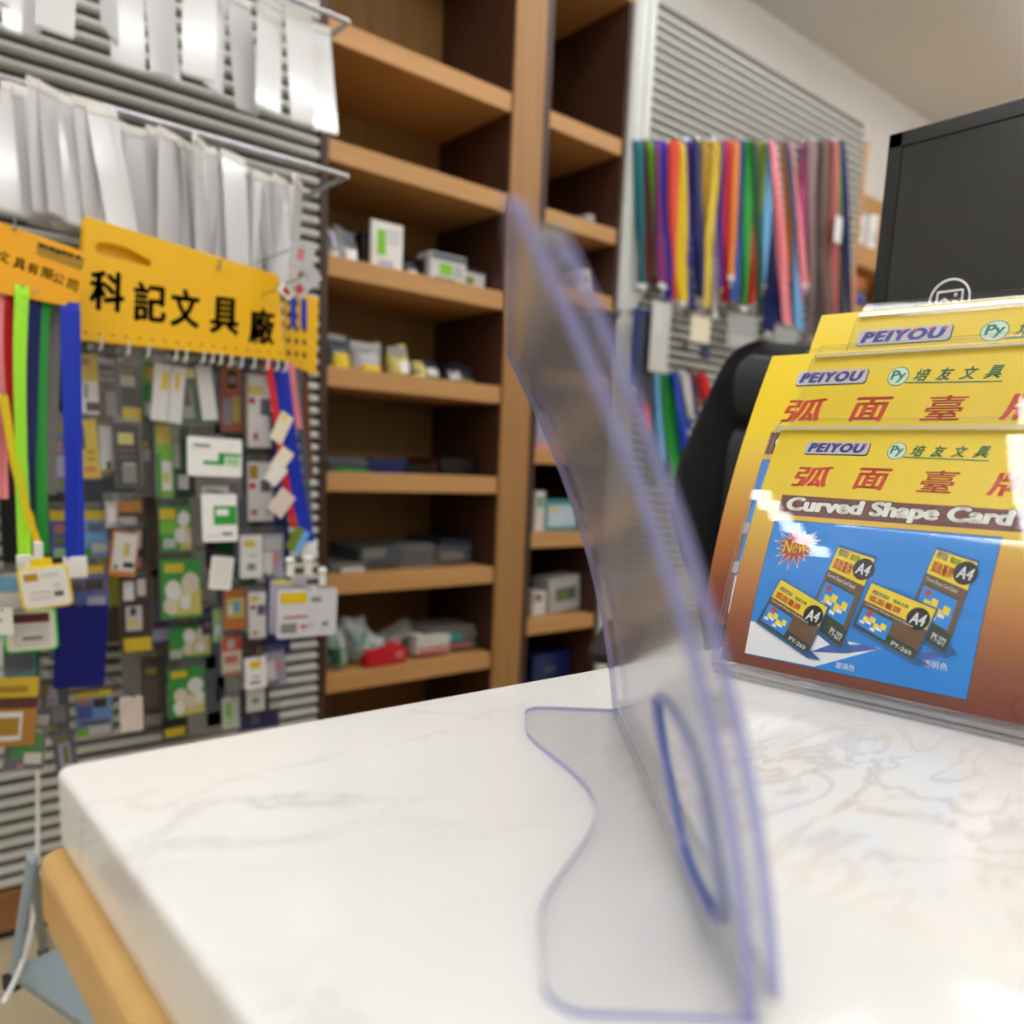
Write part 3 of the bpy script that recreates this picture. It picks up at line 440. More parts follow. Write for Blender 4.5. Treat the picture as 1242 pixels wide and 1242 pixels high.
LANYARD_DATA = [
 ('pink lanyard, leftmost on the yellow header', 'pink', 0.0136, [(0.2303, 1.44, 1.2184), (0.2236, 1.44, 1.0671), (0.2174, 1.44, 0.9044)], None),
 ('red lanyard second from the left on the yellow header', 'red', 0.0151, [(0.2416, 1.44, 1.2168), (0.2355, 1.44, 1.1153), (0.2376, 1.44, 1.0085), (0.2403, 1.44, 0.9108)], None),
 ('lime green lanyard with white clasp on the yellow header', 'lime2', 0.0179, [(0.254, 1.422, 1.2131), (0.2456, 1.422, 1.1035), (0.2408, 1.422, 0.9605), (0.2382, 1.422, 0.8175)], 'white'),
 ('navy lanyard between the lime and green ones', 'navy', 0.0211, [(0.273, 1.434, 1.2108), (0.2621, 1.434, 1.0942), (0.2504, 1.434, 0.9605), (0.2396, 1.434, 0.8489)], None),
 ('green lanyard between the navy and grey ones', 'green', 0.0151, [(0.2891, 1.44, 1.2071), (0.2775, 1.44, 1.0961), (0.2697, 1.44, 0.9486), (0.2672, 1.44, 0.8195)], None),
 ('grey lanyard between the green and wide blue ones', 'grey', 0.0199, [(0.3064, 1.46, 1.2075), (0.2987, 1.46, 1.1362), (0.291, 1.46, 1.0368), (0.2831, 1.46, 0.9101)], None),
 ('wide royal blue lanyard with white clasp beside the packets', 'royal', 0.027, [(0.3166, 1.425, 1.2001), (0.3137, 1.425, 1.0746), (0.3115, 1.425, 0.9376), (0.3076, 1.425, 0.8118)], 'white'),
 ('yellow and red striped lanyard carrying the yellow badge', 'yellow', 0.0104, [(0.2231, 1.42, 1.0569), (0.2296, 1.42, 0.9781), (0.2418, 1.42, 0.8996), (0.2564, 1.42, 0.8372)], 'white'),
 ('crossing red strip lanyard below the pink one', 'yellow', 0.0091, [(0.2276, 1.45, 1.032), (0.2325, 1.45, 0.9595), (0.253, 1.45, 0.8852), (0.2556, 1.45, 0.847)], None),
 ('red lanyard with white paper tags right of the packets', 'red', 0.0126, [(0.6622, 1.5, 1.1536), (0.6746, 1.5, 1.0652), (0.6922, 1.5, 0.9509), (0.7122, 1.5, 0.8482)], None),
 ('wide deep blue lanyard right of the red one', 'royal', 0.0272, [(0.6955, 1.52, 1.1509), (0.7102, 1.52, 1.0371), (0.7305, 1.52, 0.9111), (0.7535, 1.52, 0.8129)], 'white'),
 ('pink lanyard behind the wide deep blue one', 'pink', 0.0146, [(0.7297, 1.55, 1.1641), (0.7364, 1.55, 1.1023), (0.7468, 1.55, 1.0395)], None),
 ('pale blue lanyard beside the pink one on the right', 'slate', 0.0114, [(0.7535, 1.56, 1.1674), (0.7534, 1.56, 1.0721), (0.7677, 1.56, 0.9425), (0.7751, 1.56, 0.8422)], None),
 ('dark blue lanyard behind the red tagged one', 'navy', 0.0278, [(0.697, 1.55, 1.0678), (0.7032, 1.55, 0.9415), (0.7095, 1.55, 0.8277), (0.711, 1.55, 0.7613)], None),
 ('brown lanyard at the right end of the hook wall', 'brown3', 0.0132, [(0.7756, 1.58, 1.171), (0.7793, 1.58, 1.0416), (0.7849, 1.58, 0.9421)], None),
 ('teal lanyard next to the white post', 'teal', 0.0349, [(1.9252, 1.768, 1.9362), (1.9498, 1.768, 1.7284), (1.9591, 1.768, 1.6359), (1.9686, 1.768, 1.5419)], 'steel'),
 ('maroon lanyard second from the white post', 'maroon', 0.0349, [(1.9511, 1.768, 1.943), (1.9752, 1.768, 1.7338), (1.9895, 1.768, 1.6452), (2.0051, 1.768, 1.5551)], 'steel'),
 ('green lanyard beside the maroon one on the right rack', 'lime', 0.0349, [(1.9618, 1.768, 1.9459), (1.9973, 1.768, 1.7385), (2.0114, 1.768, 1.6541), (2.0268, 1.768, 1.5683)], 'steel'),
 ('plum lanyard left of the royal blue one', 'plum', 0.0343, [(1.9656, 1.739, 1.9396), (1.9939, 1.739, 1.7323), (2.0107, 1.739, 1.641), (2.0293, 1.739, 1.548)], 'steel'),
 ('broad royal blue lanyard on the right rack', 'royal', 0.0659, [(2.0122, 1.767, 1.9589), (2.0563, 1.767, 1.7507), (2.079, 1.767, 1.6257), (2.1044, 1.767, 1.4974)], 'steel'),
 ('orange red lanyard left of the yellow one', 'redorange', 0.0341, [(2.0282, 1.725, 1.9526), (2.0449, 1.725, 1.7405), (2.0583, 1.725, 1.6239), (2.0719, 1.725, 1.5048)], 'steel'),
 ('yellow lanyard with white clasp on the right rack', 'yellow', 0.0521, [(2.08, 1.753, 1.9733), (2.1091, 1.753, 1.7593), (2.1233, 1.753, 1.6389), (2.1378, 1.753, 1.5157)], 'steel'),
 ('royal blue lanyard right of the yellow one', 'royal2', 0.0441, [(2.1565, 1.781, 2.0005), (2.1789, 1.781, 1.7792), (2.1965, 1.781, 1.6489), (2.215, 1.781, 1.5154)], 'steel'),
 ('short purple lanyard on the right rack', 'purple', 0.03, [(2.1246, 1.739, 1.9816), (2.1552, 1.739, 1.7664), (2.1649, 1.739, 1.6883), (2.1747, 1.739, 1.6091)], 'steel'),
 ('golden lanyard inside the dark blue loop', 'ochre', 0.0393, [(2.2147, 1.767, 2.0124), (2.235, 1.767, 1.7885), (2.2447, 1.767, 1.7133), (2.2544, 1.767, 1.637)], 'steel'),
 ('dark blue loop lanyard around the golden one', 'navy', 0.0341, [(2.1272, 1.725, 1.9788), (2.1618, 1.725, 1.7651), (2.1782, 1.725, 1.6495), (2.1955, 1.725, 1.5312)], 'steel'),
 ('pale gold lanyard slanting to the white tag', 'yellow2', 0.039, [(2.2632, 1.753, 2.0217), (2.2547, 1.753, 1.79), (2.2567, 1.753, 1.6556), (2.2554, 1.753, 1.5182)], 'steel'),
 ('white lanyard left of the red ones', 'white', 0.0396, [(2.2935, 1.781, 2.0367), (2.3206, 1.781, 1.8092), (2.3365, 1.781, 1.6612), (2.3518, 1.781, 1.5093)], 'steel'),
 ('thin violet lanyard behind the white one', 'purple', 0.0214, [(2.2766, 1.739, 2.0217), (2.2913, 1.739, 1.7951), (2.3018, 1.739, 1.6894), (2.3116, 1.739, 1.5817)], 'steel'),
 ('broad red lanyard on the right rack', 'red', 0.0614, [(2.3384, 1.767, 2.045), (2.363, 1.767, 1.8155), (2.3753, 1.767, 1.6842), (2.3864, 1.767, 1.5499)], 'steel'),
 ('thin orange lanyard right of the broad red one', 'orange', 0.0255, [(2.325, 1.725, 2.031), (2.3371, 1.725, 1.8022), (2.3436, 1.725, 1.714), (2.3489, 1.725, 1.6245)], 'steel'),
 ('slanting blue lanyard right of the broad red one', 'blue', 0.0346, [(2.3959, 1.753, 2.0567), (2.4061, 1.753, 1.822), (2.4106, 1.753, 1.6911), (2.412, 1.753, 1.5574)], 'steel'),
 ('navy lanyard left of the orange red pair', 'navy', 0.0307, [(2.4422, 1.781, 2.076), (2.472, 1.781, 1.8412), (2.4925, 1.781, 1.7183), (2.5139, 1.781, 1.5926)], 'steel'),
 ('mid green lanyard left of the bright orange one', 'green', 0.0343, [(2.4128, 1.739, 2.0577), (2.4318, 1.739, 1.8248), (2.442, 1.739, 1.6868), (2.45, 1.739, 1.5456)], 'steel'),
 ('bright orange red lanyard in rack middle', 'tomato', 0.0481, [(2.4715, 1.767, 2.0802), (2.4941, 1.767, 1.8432), (2.5128, 1.767, 1.7065), (2.5315, 1.767, 1.5663)], 'steel'),
 ('dark green lanyard right of the bright orange one', 'darkgreen', 0.0298, [(2.4186, 1.725, 2.0557), (2.4668, 1.725, 1.8296), (2.495, 1.725, 1.6771), (2.525, 1.725, 1.52)], 'steel'),
 ('yellow green lanyard in rack middle', 'lime3', 0.0303, [(2.5155, 1.753, 2.0883), (2.5352, 1.753, 1.8493), (2.5443, 1.753, 1.7636), (2.5526, 1.753, 1.6766)], 'steel'),
 ('blue lanyard crossing the yellow green one', 'royal2', 0.0307, [(2.4346, 1.781, 2.074), (2.5327, 1.781, 1.854), (2.5793, 1.781, 1.7546), (2.6345, 1.781, 1.6531)], 'steel'),
 ('light blue lanyard crossing toward the dark green one', 'sky2', 0.03, [(2.5357, 1.739, 2.0901), (2.5433, 1.739, 1.8484), (2.5493, 1.739, 1.7423), (2.5529, 1.739, 1.6342)], 'steel'),
 ('broad navy lanyard right of the yellow green one', 'navy', 0.057, [(2.5732, 1.767, 2.1071), (2.6086, 1.767, 1.8674), (2.6344, 1.767, 1.6817), (2.66, 1.767, 1.4897)], 'steel'),
 ('pink lanyard right of the broad navy one', 'pink', 0.0427, [(2.5176, 1.725, 2.0819), (2.5899, 1.725, 1.8556), (2.641, 1.725, 1.6893), (2.6995, 1.725, 1.5164)], 'steel'),
 ('amber lanyard between pink ones', 'orange', 0.0346, [(2.6182, 1.753, 2.1154), (2.6869, 1.753, 1.8813), (2.7171, 1.753, 1.7761), (2.7507, 1.753, 1.6686)], 'steel'),
 ('blue lanyard slanting under the pink one', 'royal2', 0.0396, [(2.5898, 1.781, 2.1149), (2.664, 1.781, 1.8817), (2.7171, 1.781, 1.7062), (2.7779, 1.781, 1.5237)], 'steel'),
 ('sky blue lanyard on the right rack', 'sky2', 0.0387, [(2.6268, 1.739, 2.1142), (2.7008, 1.739, 1.8816), (2.7471, 1.739, 1.7026), (2.7985, 1.739, 1.5167)], 'steel'),
 ('rose lanyard right of the sky blue one', 'rosepink', 0.0437, [(2.809, 1.767, 2.1693), (2.8019, 1.767, 1.9082), (2.8136, 1.767, 1.7209), (2.8206, 1.767, 1.5281)], 'steel'),
 ('light pink lanyard crossing the rose one', 'pink', 0.0298, [(2.626, 1.725, 2.1105), (2.7096, 1.725, 1.8809), (2.7476, 1.725, 1.7773), (2.791, 1.725, 1.6715)], 'steel'),
 ('patterned taupe lanyard, first of the dark group', 'taupe', 0.0434, [(2.7966, 1.753, 2.1625), (2.8328, 1.753, 1.9121), (2.87, 1.753, 1.7142), (2.9086, 1.753, 1.5087)], 'steel'),
 ('grey patterned lanyard in the dark group', 'grey2', 0.0396, [(2.8583, 1.781, 2.1859), (2.9221, 1.781, 1.9362), (2.9651, 1.781, 1.7402), (3.011, 1.781, 1.5364)], 'steel'),
 ('brown patterned lanyard in the dark group', 'taupe2', 0.0387, [(2.8634, 1.739, 2.1767), (2.8969, 1.739, 1.9231), (2.9339, 1.739, 1.7217), (2.9717, 1.739, 1.5125)], 'steel'),
 ('faded pink brown lanyard in the dark group', 'taupe', 0.0349, [(2.9314, 1.767, 2.2016), (2.9831, 1.767, 1.9465), (3.0197, 1.767, 1.7505), (3.057, 1.767, 1.5473)], 'steel'),
 ('salmon lanyard near the rack end', 'salmon2', 0.0341, [(2.9056, 1.725, 2.1843), (2.9458, 1.725, 1.9308), (2.9821, 1.725, 1.7528), (3.0196, 1.725, 1.5687)], 'steel'),
 ('dotted charcoal lanyard near the rack end', 'charcoal', 0.0303, [(2.9439, 1.753, 2.2014), (3.0224, 1.753, 1.9522), (3.0719, 1.753, 1.7665), (3.1259, 1.753, 1.5736)], 'steel'),
 ('bright green lanyard at the rack end', 'lime', 0.0263, [(3.0146, 1.781, 2.2271), (3.0884, 1.781, 1.9714), (3.129, 1.781, 1.858), (3.1744, 1.781, 1.7419)], 'steel'),
 ('navy lanyard at the far rack end', 'navy', 0.0257, [(2.9703, 1.739, 2.2049), (3.0505, 1.739, 1.9555), (3.1018, 1.739, 1.7667), (3.1577, 1.739, 1.5703)], 'steel'),
 ('orange lanyard in the lower tier by the white post', 'tomato', 0.03, [(1.9684, 1.735, 1.2809), (1.9805, 1.735, 1.1923), (1.9943, 1.735, 1.1022)], None),
 ('dark green lanyard, first of the lower tier greens', 'darkgreen2', 0.0527, [(2.0441, 1.771, 1.2905), (2.0607, 1.771, 1.1164), (2.0771, 1.771, 0.9369)], None),
 ('light blue lanyard in the lower tier', 'sky2', 0.0258, [(2.0396, 1.747, 1.2887), (2.0635, 1.747, 1.1547), (2.093, 1.747, 1.0169)], None),
 ('navy lanyard in the lower tier', 'navy', 0.0352, [(2.1176, 1.783, 1.2986), (2.1351, 1.783, 1.1405), (2.153, 1.783, 0.9779)], None),
 ('broad green lanyard in the lower tier', 'green', 0.0656, [(2.1132, 1.759, 1.2968), (2.1543, 1.759, 1.1087), (2.2076, 1.759, 0.9123)], None),
 ('blue lanyard slanting across the lower tier', 'royal2', 0.0386, [(2.1164, 1.735, 1.2958), (2.1553, 1.735, 1.1607), (2.2075, 1.735, 1.0212)], None),
 ('deep blue lanyard in the lower tier', 'blue', 0.035, [(2.1893, 1.771, 1.3052), (2.2116, 1.771, 1.2181), (2.2403, 1.771, 1.1296)], None),
 ('silver lanyard in the lower tier', 'lightgrey', 0.0302, [(2.1804, 1.747, 1.3029), (2.1991, 1.747, 1.2321), (2.2232, 1.747, 1.1603)], None),
 ('purple lanyard in the lower tier', 'purple', 0.0397, [(2.2595, 1.783, 1.3129), (2.2786, 1.783, 1.2441), (2.3033, 1.783, 1.1743)], None),
 ('dusty pink lanyard in the lower tier', 'salmon2', 0.0347, [(2.2591, 1.759, 1.3116), (2.2801, 1.759, 1.2566), (2.3086, 1.759, 1.2013)], None),
 ('red lanyard at the right of the lower tier', 'red', 0.0343, [(2.254, 1.735, 1.3097), (2.2759, 1.735, 1.2619), (2.3062, 1.735, 1.2139)], None),
]
BADGE_DATA = [
 ('deep blue badge holder beside the white post', (1.8945, 1.705, 1.3426, 0.0576, 0.223), 0, 'navy2', [(0.55, 0.05, 0.98, 0.9, 'slate2')], 'card', 'badge'),
 ('slate badge holder overlapping the deep blue one', (1.9542, 1.72, 1.3244, 0.0669, 0.2711), 0, 'slate2', [(0.1, 0.02, 0.5, 0.3, 'brown2'), (0.55, 0.3, 0.65, 0.95, 'slate')], 'card', 'badge'),
 ('tall glossy white badge sleeve by the slate holder', (1.9869, 1.7, 1.3843, 0.0866, 0.203), 0, 'offwhite', [(0.2, 0.55, 0.5, 0.95, 'white')], 'pouch', 'badge'),
 ('small cream tag hanging under the pale gold lanyard', (2.1774, 1.7, 1.431, 0.0866, 0.0786), 0, 'cream', [], 'card', 'badge'),
 ('small dark blue holder below the cream tag', (2.2277, 1.715, 1.3753, 0.0593, 0.0555), 0, 'slate2', [(0.3, 0.1, 0.6, 0.9, 'navy2')], 'card', 'badge'),
 ('clear badge pouch under the bright orange lanyard', (2.4051, 1.705, 1.451, 0.1651, 0.1037), -3, 'silver', [(0.1, 0.1, 0.9, 0.4, 'lightgrey')], 'pouch', 'badge'),
 ('clear plastic pouch near the pink lanyards', (2.6724, 1.71, 1.4721, 0.1341, 0.0605), 0, 'silver', [], 'pouch', 'badge'),
 ('white plastic slip at the top near the rack end', (2.9393, 1.705, 1.8845, 0.0508, 0.0902), 0, 'white', [], 'card', 'badge'),
 ('clear badge with sky blue band at the left edge', (0.2033, 1.4, 0.7681, 0.0523, 0.0602), 2, 'silver', [(0, 0.55, 1, 0.9, 'sky2'), (0.1, 0.1, 0.95, 0.5, 'offwhite')], 'pouch', 'badge'),
 ('plain royal navy card under the wide blue lanyard', (0.3185, 1.46, 0.6632, 0.0797, 0.1379), 5, 'navyflat', [], 'card', 'badge'),
 ('price card badge with yellow sticker beside the bookcase', (0.6612, 1.34, 0.7106, 0.1182, 0.087), 2, 'offwhite2', [(0.05, 0.7, 0.48, 0.93, 'yellow'), (0.06, 0.1, 0.32, 0.3, 'grey'), (0.55, 0.72, 0.72, 0.82, 'grey'), (0.1, 0.4, 0.5, 0.45, 'rose'), (0.5, 0.2, 0.6, 0.3, 'lightgrey'), (0.75, 0.2, 0.85, 0.3, 'grey'), (0.38, 0.18, 0.48, 0.26, 'rose')], 'card', 'badge'),
 ('pale price card tucked behind the front price badge', (0.6523, 1.4, 0.7131, 0.0725, 0.0999), 2, 'lilac', [(0.1, 0.9, 0.6, 1, 'paleyellow')], 'card', 'badge'),
 ('white label card at the left edge under the sky badge', (0.1982, 1.38, 0.7292, 0.0269, 0.0391), 0, 'offwhite', [(0.1, 0.5, 0.5, 0.6, 'grey')], 'card', 'badge'),
 ('teal edged badge behind the green framed badge', (0.2313, 1.52, 0.6383, 0.0628, 0.0701), 3, 'teal2', [(0.25, 0.2, 0.95, 0.85, 'slate'), (0, 0.0, 0.25, 1, 'offwhite')], 'card', 'badge'),
 ('white paper tag tied high on the red lanyard', (0.684, 1.494, 1.0369, 0.0279, 0.0578), 28, 'cream', [(0.1, 0.75, 0.6, 0.95, 'paleyellow')], 'card', 'badge'),
 ('white paper tag tied midway down the red lanyard', (0.6845, 1.494, 0.978, 0.0265, 0.0447), 35, 'cream', [], 'card', 'badge'),
 ('folded white paper corner left of the red lanyard', (0.672, 1.494, 0.9506, 0.0279, 0.0401), 40, 'offwhite', [], 'card', 'badge'),
 ('folded white paper corner lower on the red lanyard', (0.6833, 1.494, 0.8964, 0.035, 0.0501), 38, 'blush', [], 'card', 'badge'),
 ('olive green tag at the end of the red lanyard', (0.7162, 1.494, 0.8246, 0.0345, 0.0483), 30, 'olivegreen', [(0.6, 0, 1, 1, 'sky2')], 'card', 'badge'),
 ('red and white paper label above the second yellow header', (0.6502, 1.4, 1.265, 0.0272, 0.0177), 35, 'white', [(0.25, 0.25, 0.75, 0.75, 'redflat')], 'card', 'badge'),
 ('long clear tag with red square by the bookcase', (0.6788, 1.38, 1.2813, 0.0616, 0.0244), -42, 'silver', [(0.05, 0.25, 0.3, 0.8, 'redflat')], 'card', 'badge'),
 ('clear tag with red print hanging from the sleeves', (0.6891, 1.42, 1.3326, 0.0438, 0.0413), 6, 'silver', [(0.3, 0.3, 0.6, 0.8, 'rose')], 'card', 'badge'),
]
CLASP_DATA = [
 (0.6289, 1.341, 0.7937),
 (0.6632, 1.341, 0.7951),
 (0.6906, 1.341, 0.7729),
]
SHELF_DATA = [
 ('crumpled white plastic pack at the left of the top shelf', (0.9832, 1.85, 1.5032, 0.0385, 0.0803), 0.08, 'offwhite', [(0.1, 0.3, 0.6, 0.8, 'lilac')], 3, 'bag', 'package'),
 ('silver pack with bright foot on the top shelf', (1.0311, 1.86, 1.5033, 0.0597, 0.0894), 0.08, 'silver', [(0, 0, 1, 0.4, 'white'), (0.2, 0.5, 0.8, 0.8, 'slate')], 0, 'bag', 'package'),
 ('tall white box with lime patch on black stock', (1.1245, 1.85, 1.5084, 0.0889, 0.1146), 0.012, 'offwhite', [(0.15, 0.3, 0.45, 0.85, 'lime'), (0.5, 0.55, 0.9, 0.9, 'lightgrey'), (0.2, 0.08, 0.7, 0.2, 'lilac')], 0, 'box', 'package'),
 ('black box standing behind the tall white lime box', (1.0842, 1.87, 1.5059, 0.0298, 0.0874), 0.1, 'black', [], 0, 'box', 'package'),
 ('black crumpled pouch on the top shelf', (1.206, 1.86, 1.4893, 0.0592, 0.0572), 0.08, 'black', [(0.2, 0.0, 0.9, 0.3, 'lightgrey')], 0, 'bag', 'package'),
 ('wide white box with lime patch and black edges', (1.3159, 1.86, 1.496, 0.1158, 0.0774), 0.06, 'lightgrey', [(0.25, 0.3, 0.6, 0.7, 'lime'), (0.1, 0.05, 0.7, 0.2, 'slate'), (0.0, 0.8, 1, 1, 'slate'), (0.65, 0.3, 0.9, 0.7, 'silver')], 0, 'box', 'package'),
 ('dark box leaning left of the wide lime box', (1.2622, 1.88, 1.4924, 0.0307, 0.0586), 0.1, 'black', [], 0, 'box', 'package'),
 ('small dark box with lime patch at shelf right end', (1.4475, 1.87, 1.49, 0.1079, 0.0574), 0.08, 'slate2', [(0.1, 0.05, 0.95, 0.85, 'lightgrey'), (0.25, 0.3, 0.6, 0.65, 'olivegreen')], 0, 'box', 'package'),
 ('grey bag with yellow base, first on second shelf', (1.007, 1.86, 1.2442, 0.0779, 0.0868), 0.07, 'slate', [(0, 0, 1, 0.45, 'yellow'), (0.1, 0.8, 0.8, 1, 'silver')], 0, 'bag', 'package'),
 ('silver bag with yellow strip, second on second shelf', (1.0906, 1.86, 1.2381, 0.0985, 0.0773), 0.07, 'silver', [(0, 0, 1, 0.25, 'yellow'), (0.0, 0.75, 1, 1, 'lightgrey')], 0, 'bag', 'package'),
 ('yellow and white bag in middle of second shelf', (1.1887, 1.87, 1.2447, 0.0648, 0.0778), 0.06, 'paleyellow', [(0.3, 0.1, 0.9, 0.5, 'white'), (0, 0.7, 1, 1, 'silver')], -5, 'bag', 'package'),
 ('dark bag with white label on second shelf', (1.2749, 1.87, 1.2332, 0.0918, 0.0547), 0.07, 'slate2', [(0.0, 0.1, 0.3, 0.9, 'paleyellow'), (0.35, 0.2, 0.9, 0.6, 'lightgrey')], 0, 'bag', 'package'),
 ('black bag with white patch on second shelf', (1.3642, 1.88, 1.2367, 0.0719, 0.052), 0.07, 'black', [(0.2, 0.2, 0.9, 0.7, 'lightgrey')], 0, 'bag', 'package'),
 ('dark bag with yellow foot near second shelf end', (1.4339, 1.89, 1.2378, 0.0748, 0.0576), 0.07, 'slate2', [(0, 0, 0.8, 0.3, 'olive')], 0, 'bag', 'package'),
 ('upright dark pouches block at the second shelf end', (1.5063, 1.9, 1.2457, 0.0659, 0.0771), 0.1, 'slate2', [(0.3, 0.1, 0.36, 0.9, 'grey'), (0.6, 0.1, 0.66, 0.9, 'grey')], 0, 'box', 'package'),
 ('flat grey sleeve pack with green stripe on third shelf', (1.0364, 1.88, 0.9692, 0.1187, 0.0369), 0.18, 'slate', [(0.2, 0.0, 1, 0.2, 'green')], 0, 'flat', 'package'),
 ('flat navy sleeve pack on the third shelf', (1.1533, 1.88, 0.9697, 0.1198, 0.0361), 0.18, 'navy2', [], 0, 'flat', 'package'),
 ('thin dark sleeve pack mid third shelf', (1.2592, 1.88, 0.9609, 0.0903, 0.0219), 0.18, 'black', [], 0, 'flat', 'package'),
 ('flat brown sleeve pack on the third shelf', (1.3519, 1.9, 0.9697, 0.0786, 0.0408), 0.18, 'brown3', [], 0, 'flat', 'package'),
 ('flat black sleeve pack right end of third shelf', (1.4405, 1.88, 0.9729, 0.1293, 0.0461), 0.18, 'black', [], 0, 'flat', 'package'),
 ('small grey sleeve stack, first on fourth shelf', (1.0245, 1.86, 0.7009, 0.1034, 0.0233), 0.16, 'grey3', [(0.3, 0, 1, 0.5, 'lightgrey')], 0, 'flat', 'package'),
 ('grey sleeve stack, second on fourth shelf', (1.1295, 1.87, 0.714, 0.1253, 0.0547), 0.18, 'slate', [(0.0, 0.5, 0.6, 1, 'grey3')], -4, 'flat', 'package'),
 ('lilac grey sleeve stack mid fourth shelf', (1.2538, 1.89, 0.7152, 0.1296, 0.0616), 0.18, 'grey3', [(0.1, 0.2, 0.8, 0.7, 'slate')], 0, 'flat', 'package'),
 ('silver grey sleeve stack on the fourth shelf', (1.3796, 1.89, 0.7099, 0.1333, 0.0544), 0.18, 'slate', [(0.1, 0.2, 0.8, 0.7, 'grey3')], 0, 'flat', 'package'),
 ('dark sleeve stack with bright spot on fourth shelf', (1.4944, 1.9, 0.7149, 0.1049, 0.0685), 0.18, 'slate2', [(0.1, 0.3, 0.4, 0.6, 'silver')], 0, 'flat', 'package'),
 ('clear bag of green slips, left of the bottom shelf', (0.998, 1.84, 0.4832, 0.0726, 0.1123), 0.09, 'palegreen2', [(0.1, 0.1, 0.5, 0.5, 'darkgreen'), (0.5, 0.5, 0.9, 0.9, 'silver')], 0, 'bag', 'package'),
 ('crumpled clear bag standing tall on the bottom shelf', (1.0742, 1.85, 0.4897, 0.0786, 0.1151), 0.09, 'silver', [(0.1, 0.2, 0.4, 0.8, 'palegreen2'), (0.5, 0.1, 0.9, 0.4, 'grey3')], -14, 'bag', 'package'),
 ('clear pack leaning right on the bottom shelf', (1.0971, 1.83, 0.4778, 0.0795, 0.071), 0.05, 'palegreen2', [(0.1, 0.6, 0.9, 0.9, 'silver')], 24, 'bag', 'package'),
 ('glossy red packet lying on the bottom shelf', (1.1239, 1.82, 0.4622, 0.1262, 0.0425), 0.1, 'red', [(0.7, 0.3, 0.9, 0.7, 'rose')], 4, 'flat', 'package'),
 ('red and white packet with green leaf, bottom shelf middle', (1.2126, 1.88, 0.491, 0.1231, 0.0744), 0.08, 'grey3', [(0.4, 0.1, 0.8, 0.5, 'darkgreen'), (0.0, 0.0, 0.4, 0.6, 'rose')], -12, 'bag', 'package'),
 ('pink edged white packet on the bottom shelf', (1.2846, 1.84, 0.4652, 0.1167, 0.0518), 0.1, 'offwhite', [(0.0, 0.0, 1, 0.3, 'rose')], 10, 'flat', 'package'),
 ('pale folded packet with teal spot on bottom shelf', (1.3897, 1.86, 0.4781, 0.183, 0.0632), 0.12, 'grey3', [(0.4, 0.3, 0.7, 0.7, 'teal2'), (0.1, 0, 0.9, 0.15, 'rose')], 8, 'flat', 'package'),
 ('olive packet at the right end of the bottom shelf', (1.4924, 1.9, 0.4796, 0.1315, 0.0556), 0.1, 'olivegreen2', [(0.6, 0.2, 1, 0.6, 'navy2')], 0, 'flat', 'package'),
 ('white spined folder leaning in the narrow bay', (1.8258, 1.87, 1.5413, 0.0726, 0.0747), 0.1, 'offwhite', [(0.2, 0.5, 0.6, 0.7, 'grey')], -14, 'box', 'package'),
 ('salmon spined folder leaning in the narrow bay', (1.8816, 1.88, 1.5471, 0.0604, 0.0807), 0.1, 'salmon', [], -14, 'box', 'package'),
 ('grey spined folder leaning by the white post', (1.9421, 1.88, 1.5462, 0.0806, 0.0748), 0.1, 'silver', [(0.3, 0.2, 0.9, 0.6, 'grey')], -14, 'box', 'package'),
 ('silver folder on the top narrow shelf', (1.8935, 1.88, 1.7281, 0.0566, 0.0464), 0.1, 'silver', [], -12, 'box', 'package'),
 ('white folder with pink foot behind the clear stand', (1.7105, 1.87, 1.0927, 0.1041, 0.1091), 0.08, 'lilac', [(0, 0, 1, 0.1, 'pink')], 0, 'box', 'package'),
 ('tall white pack left of the teal pack', (1.6876, 1.87, 0.8467, 0.0405, 0.12), 0.06, 'offwhite', [(0.1, 0.6, 0.9, 0.9, 'palegreen2')], 0, 'box', 'package'),
 ('teal and white pack in the narrow bay', (1.7781, 1.87, 0.8348, 0.1484, 0.0948), 0.04, 'teal2', [(0.1, 0.1, 0.95, 0.85, 'iceblue'), (0.15, 0.6, 0.4, 0.8, 'paleyellow')], 0, 'box', 'package'),
 ('short white packet on the low narrow shelf', (1.7025, 1.87, 0.5554, 0.0554, 0.0733), 0.06, 'offwhite', [(0.1, 0.6, 0.7, 0.9, 'grey3')], 0, 'box', 'package'),
 ('clear tub of green slips on the low narrow shelf', (1.907, 1.87, 0.5557, 0.134, 0.11), 0.08, 'silver', [(0.2, 0.3, 0.9, 0.7, 'slate'), (0.3, 0.4, 0.6, 0.6, 'olivegreen')], -4, 'box', 'package'),
 ('dark blue pack at the bottom of the narrow bay', (1.9553, 1.9, 0.2984, 0.1592, 0.1045), 0.1, 'navy2', [(0.3, 0.4, 0.6, 0.6, 'slate')], 0, 'box', 'package'),
]
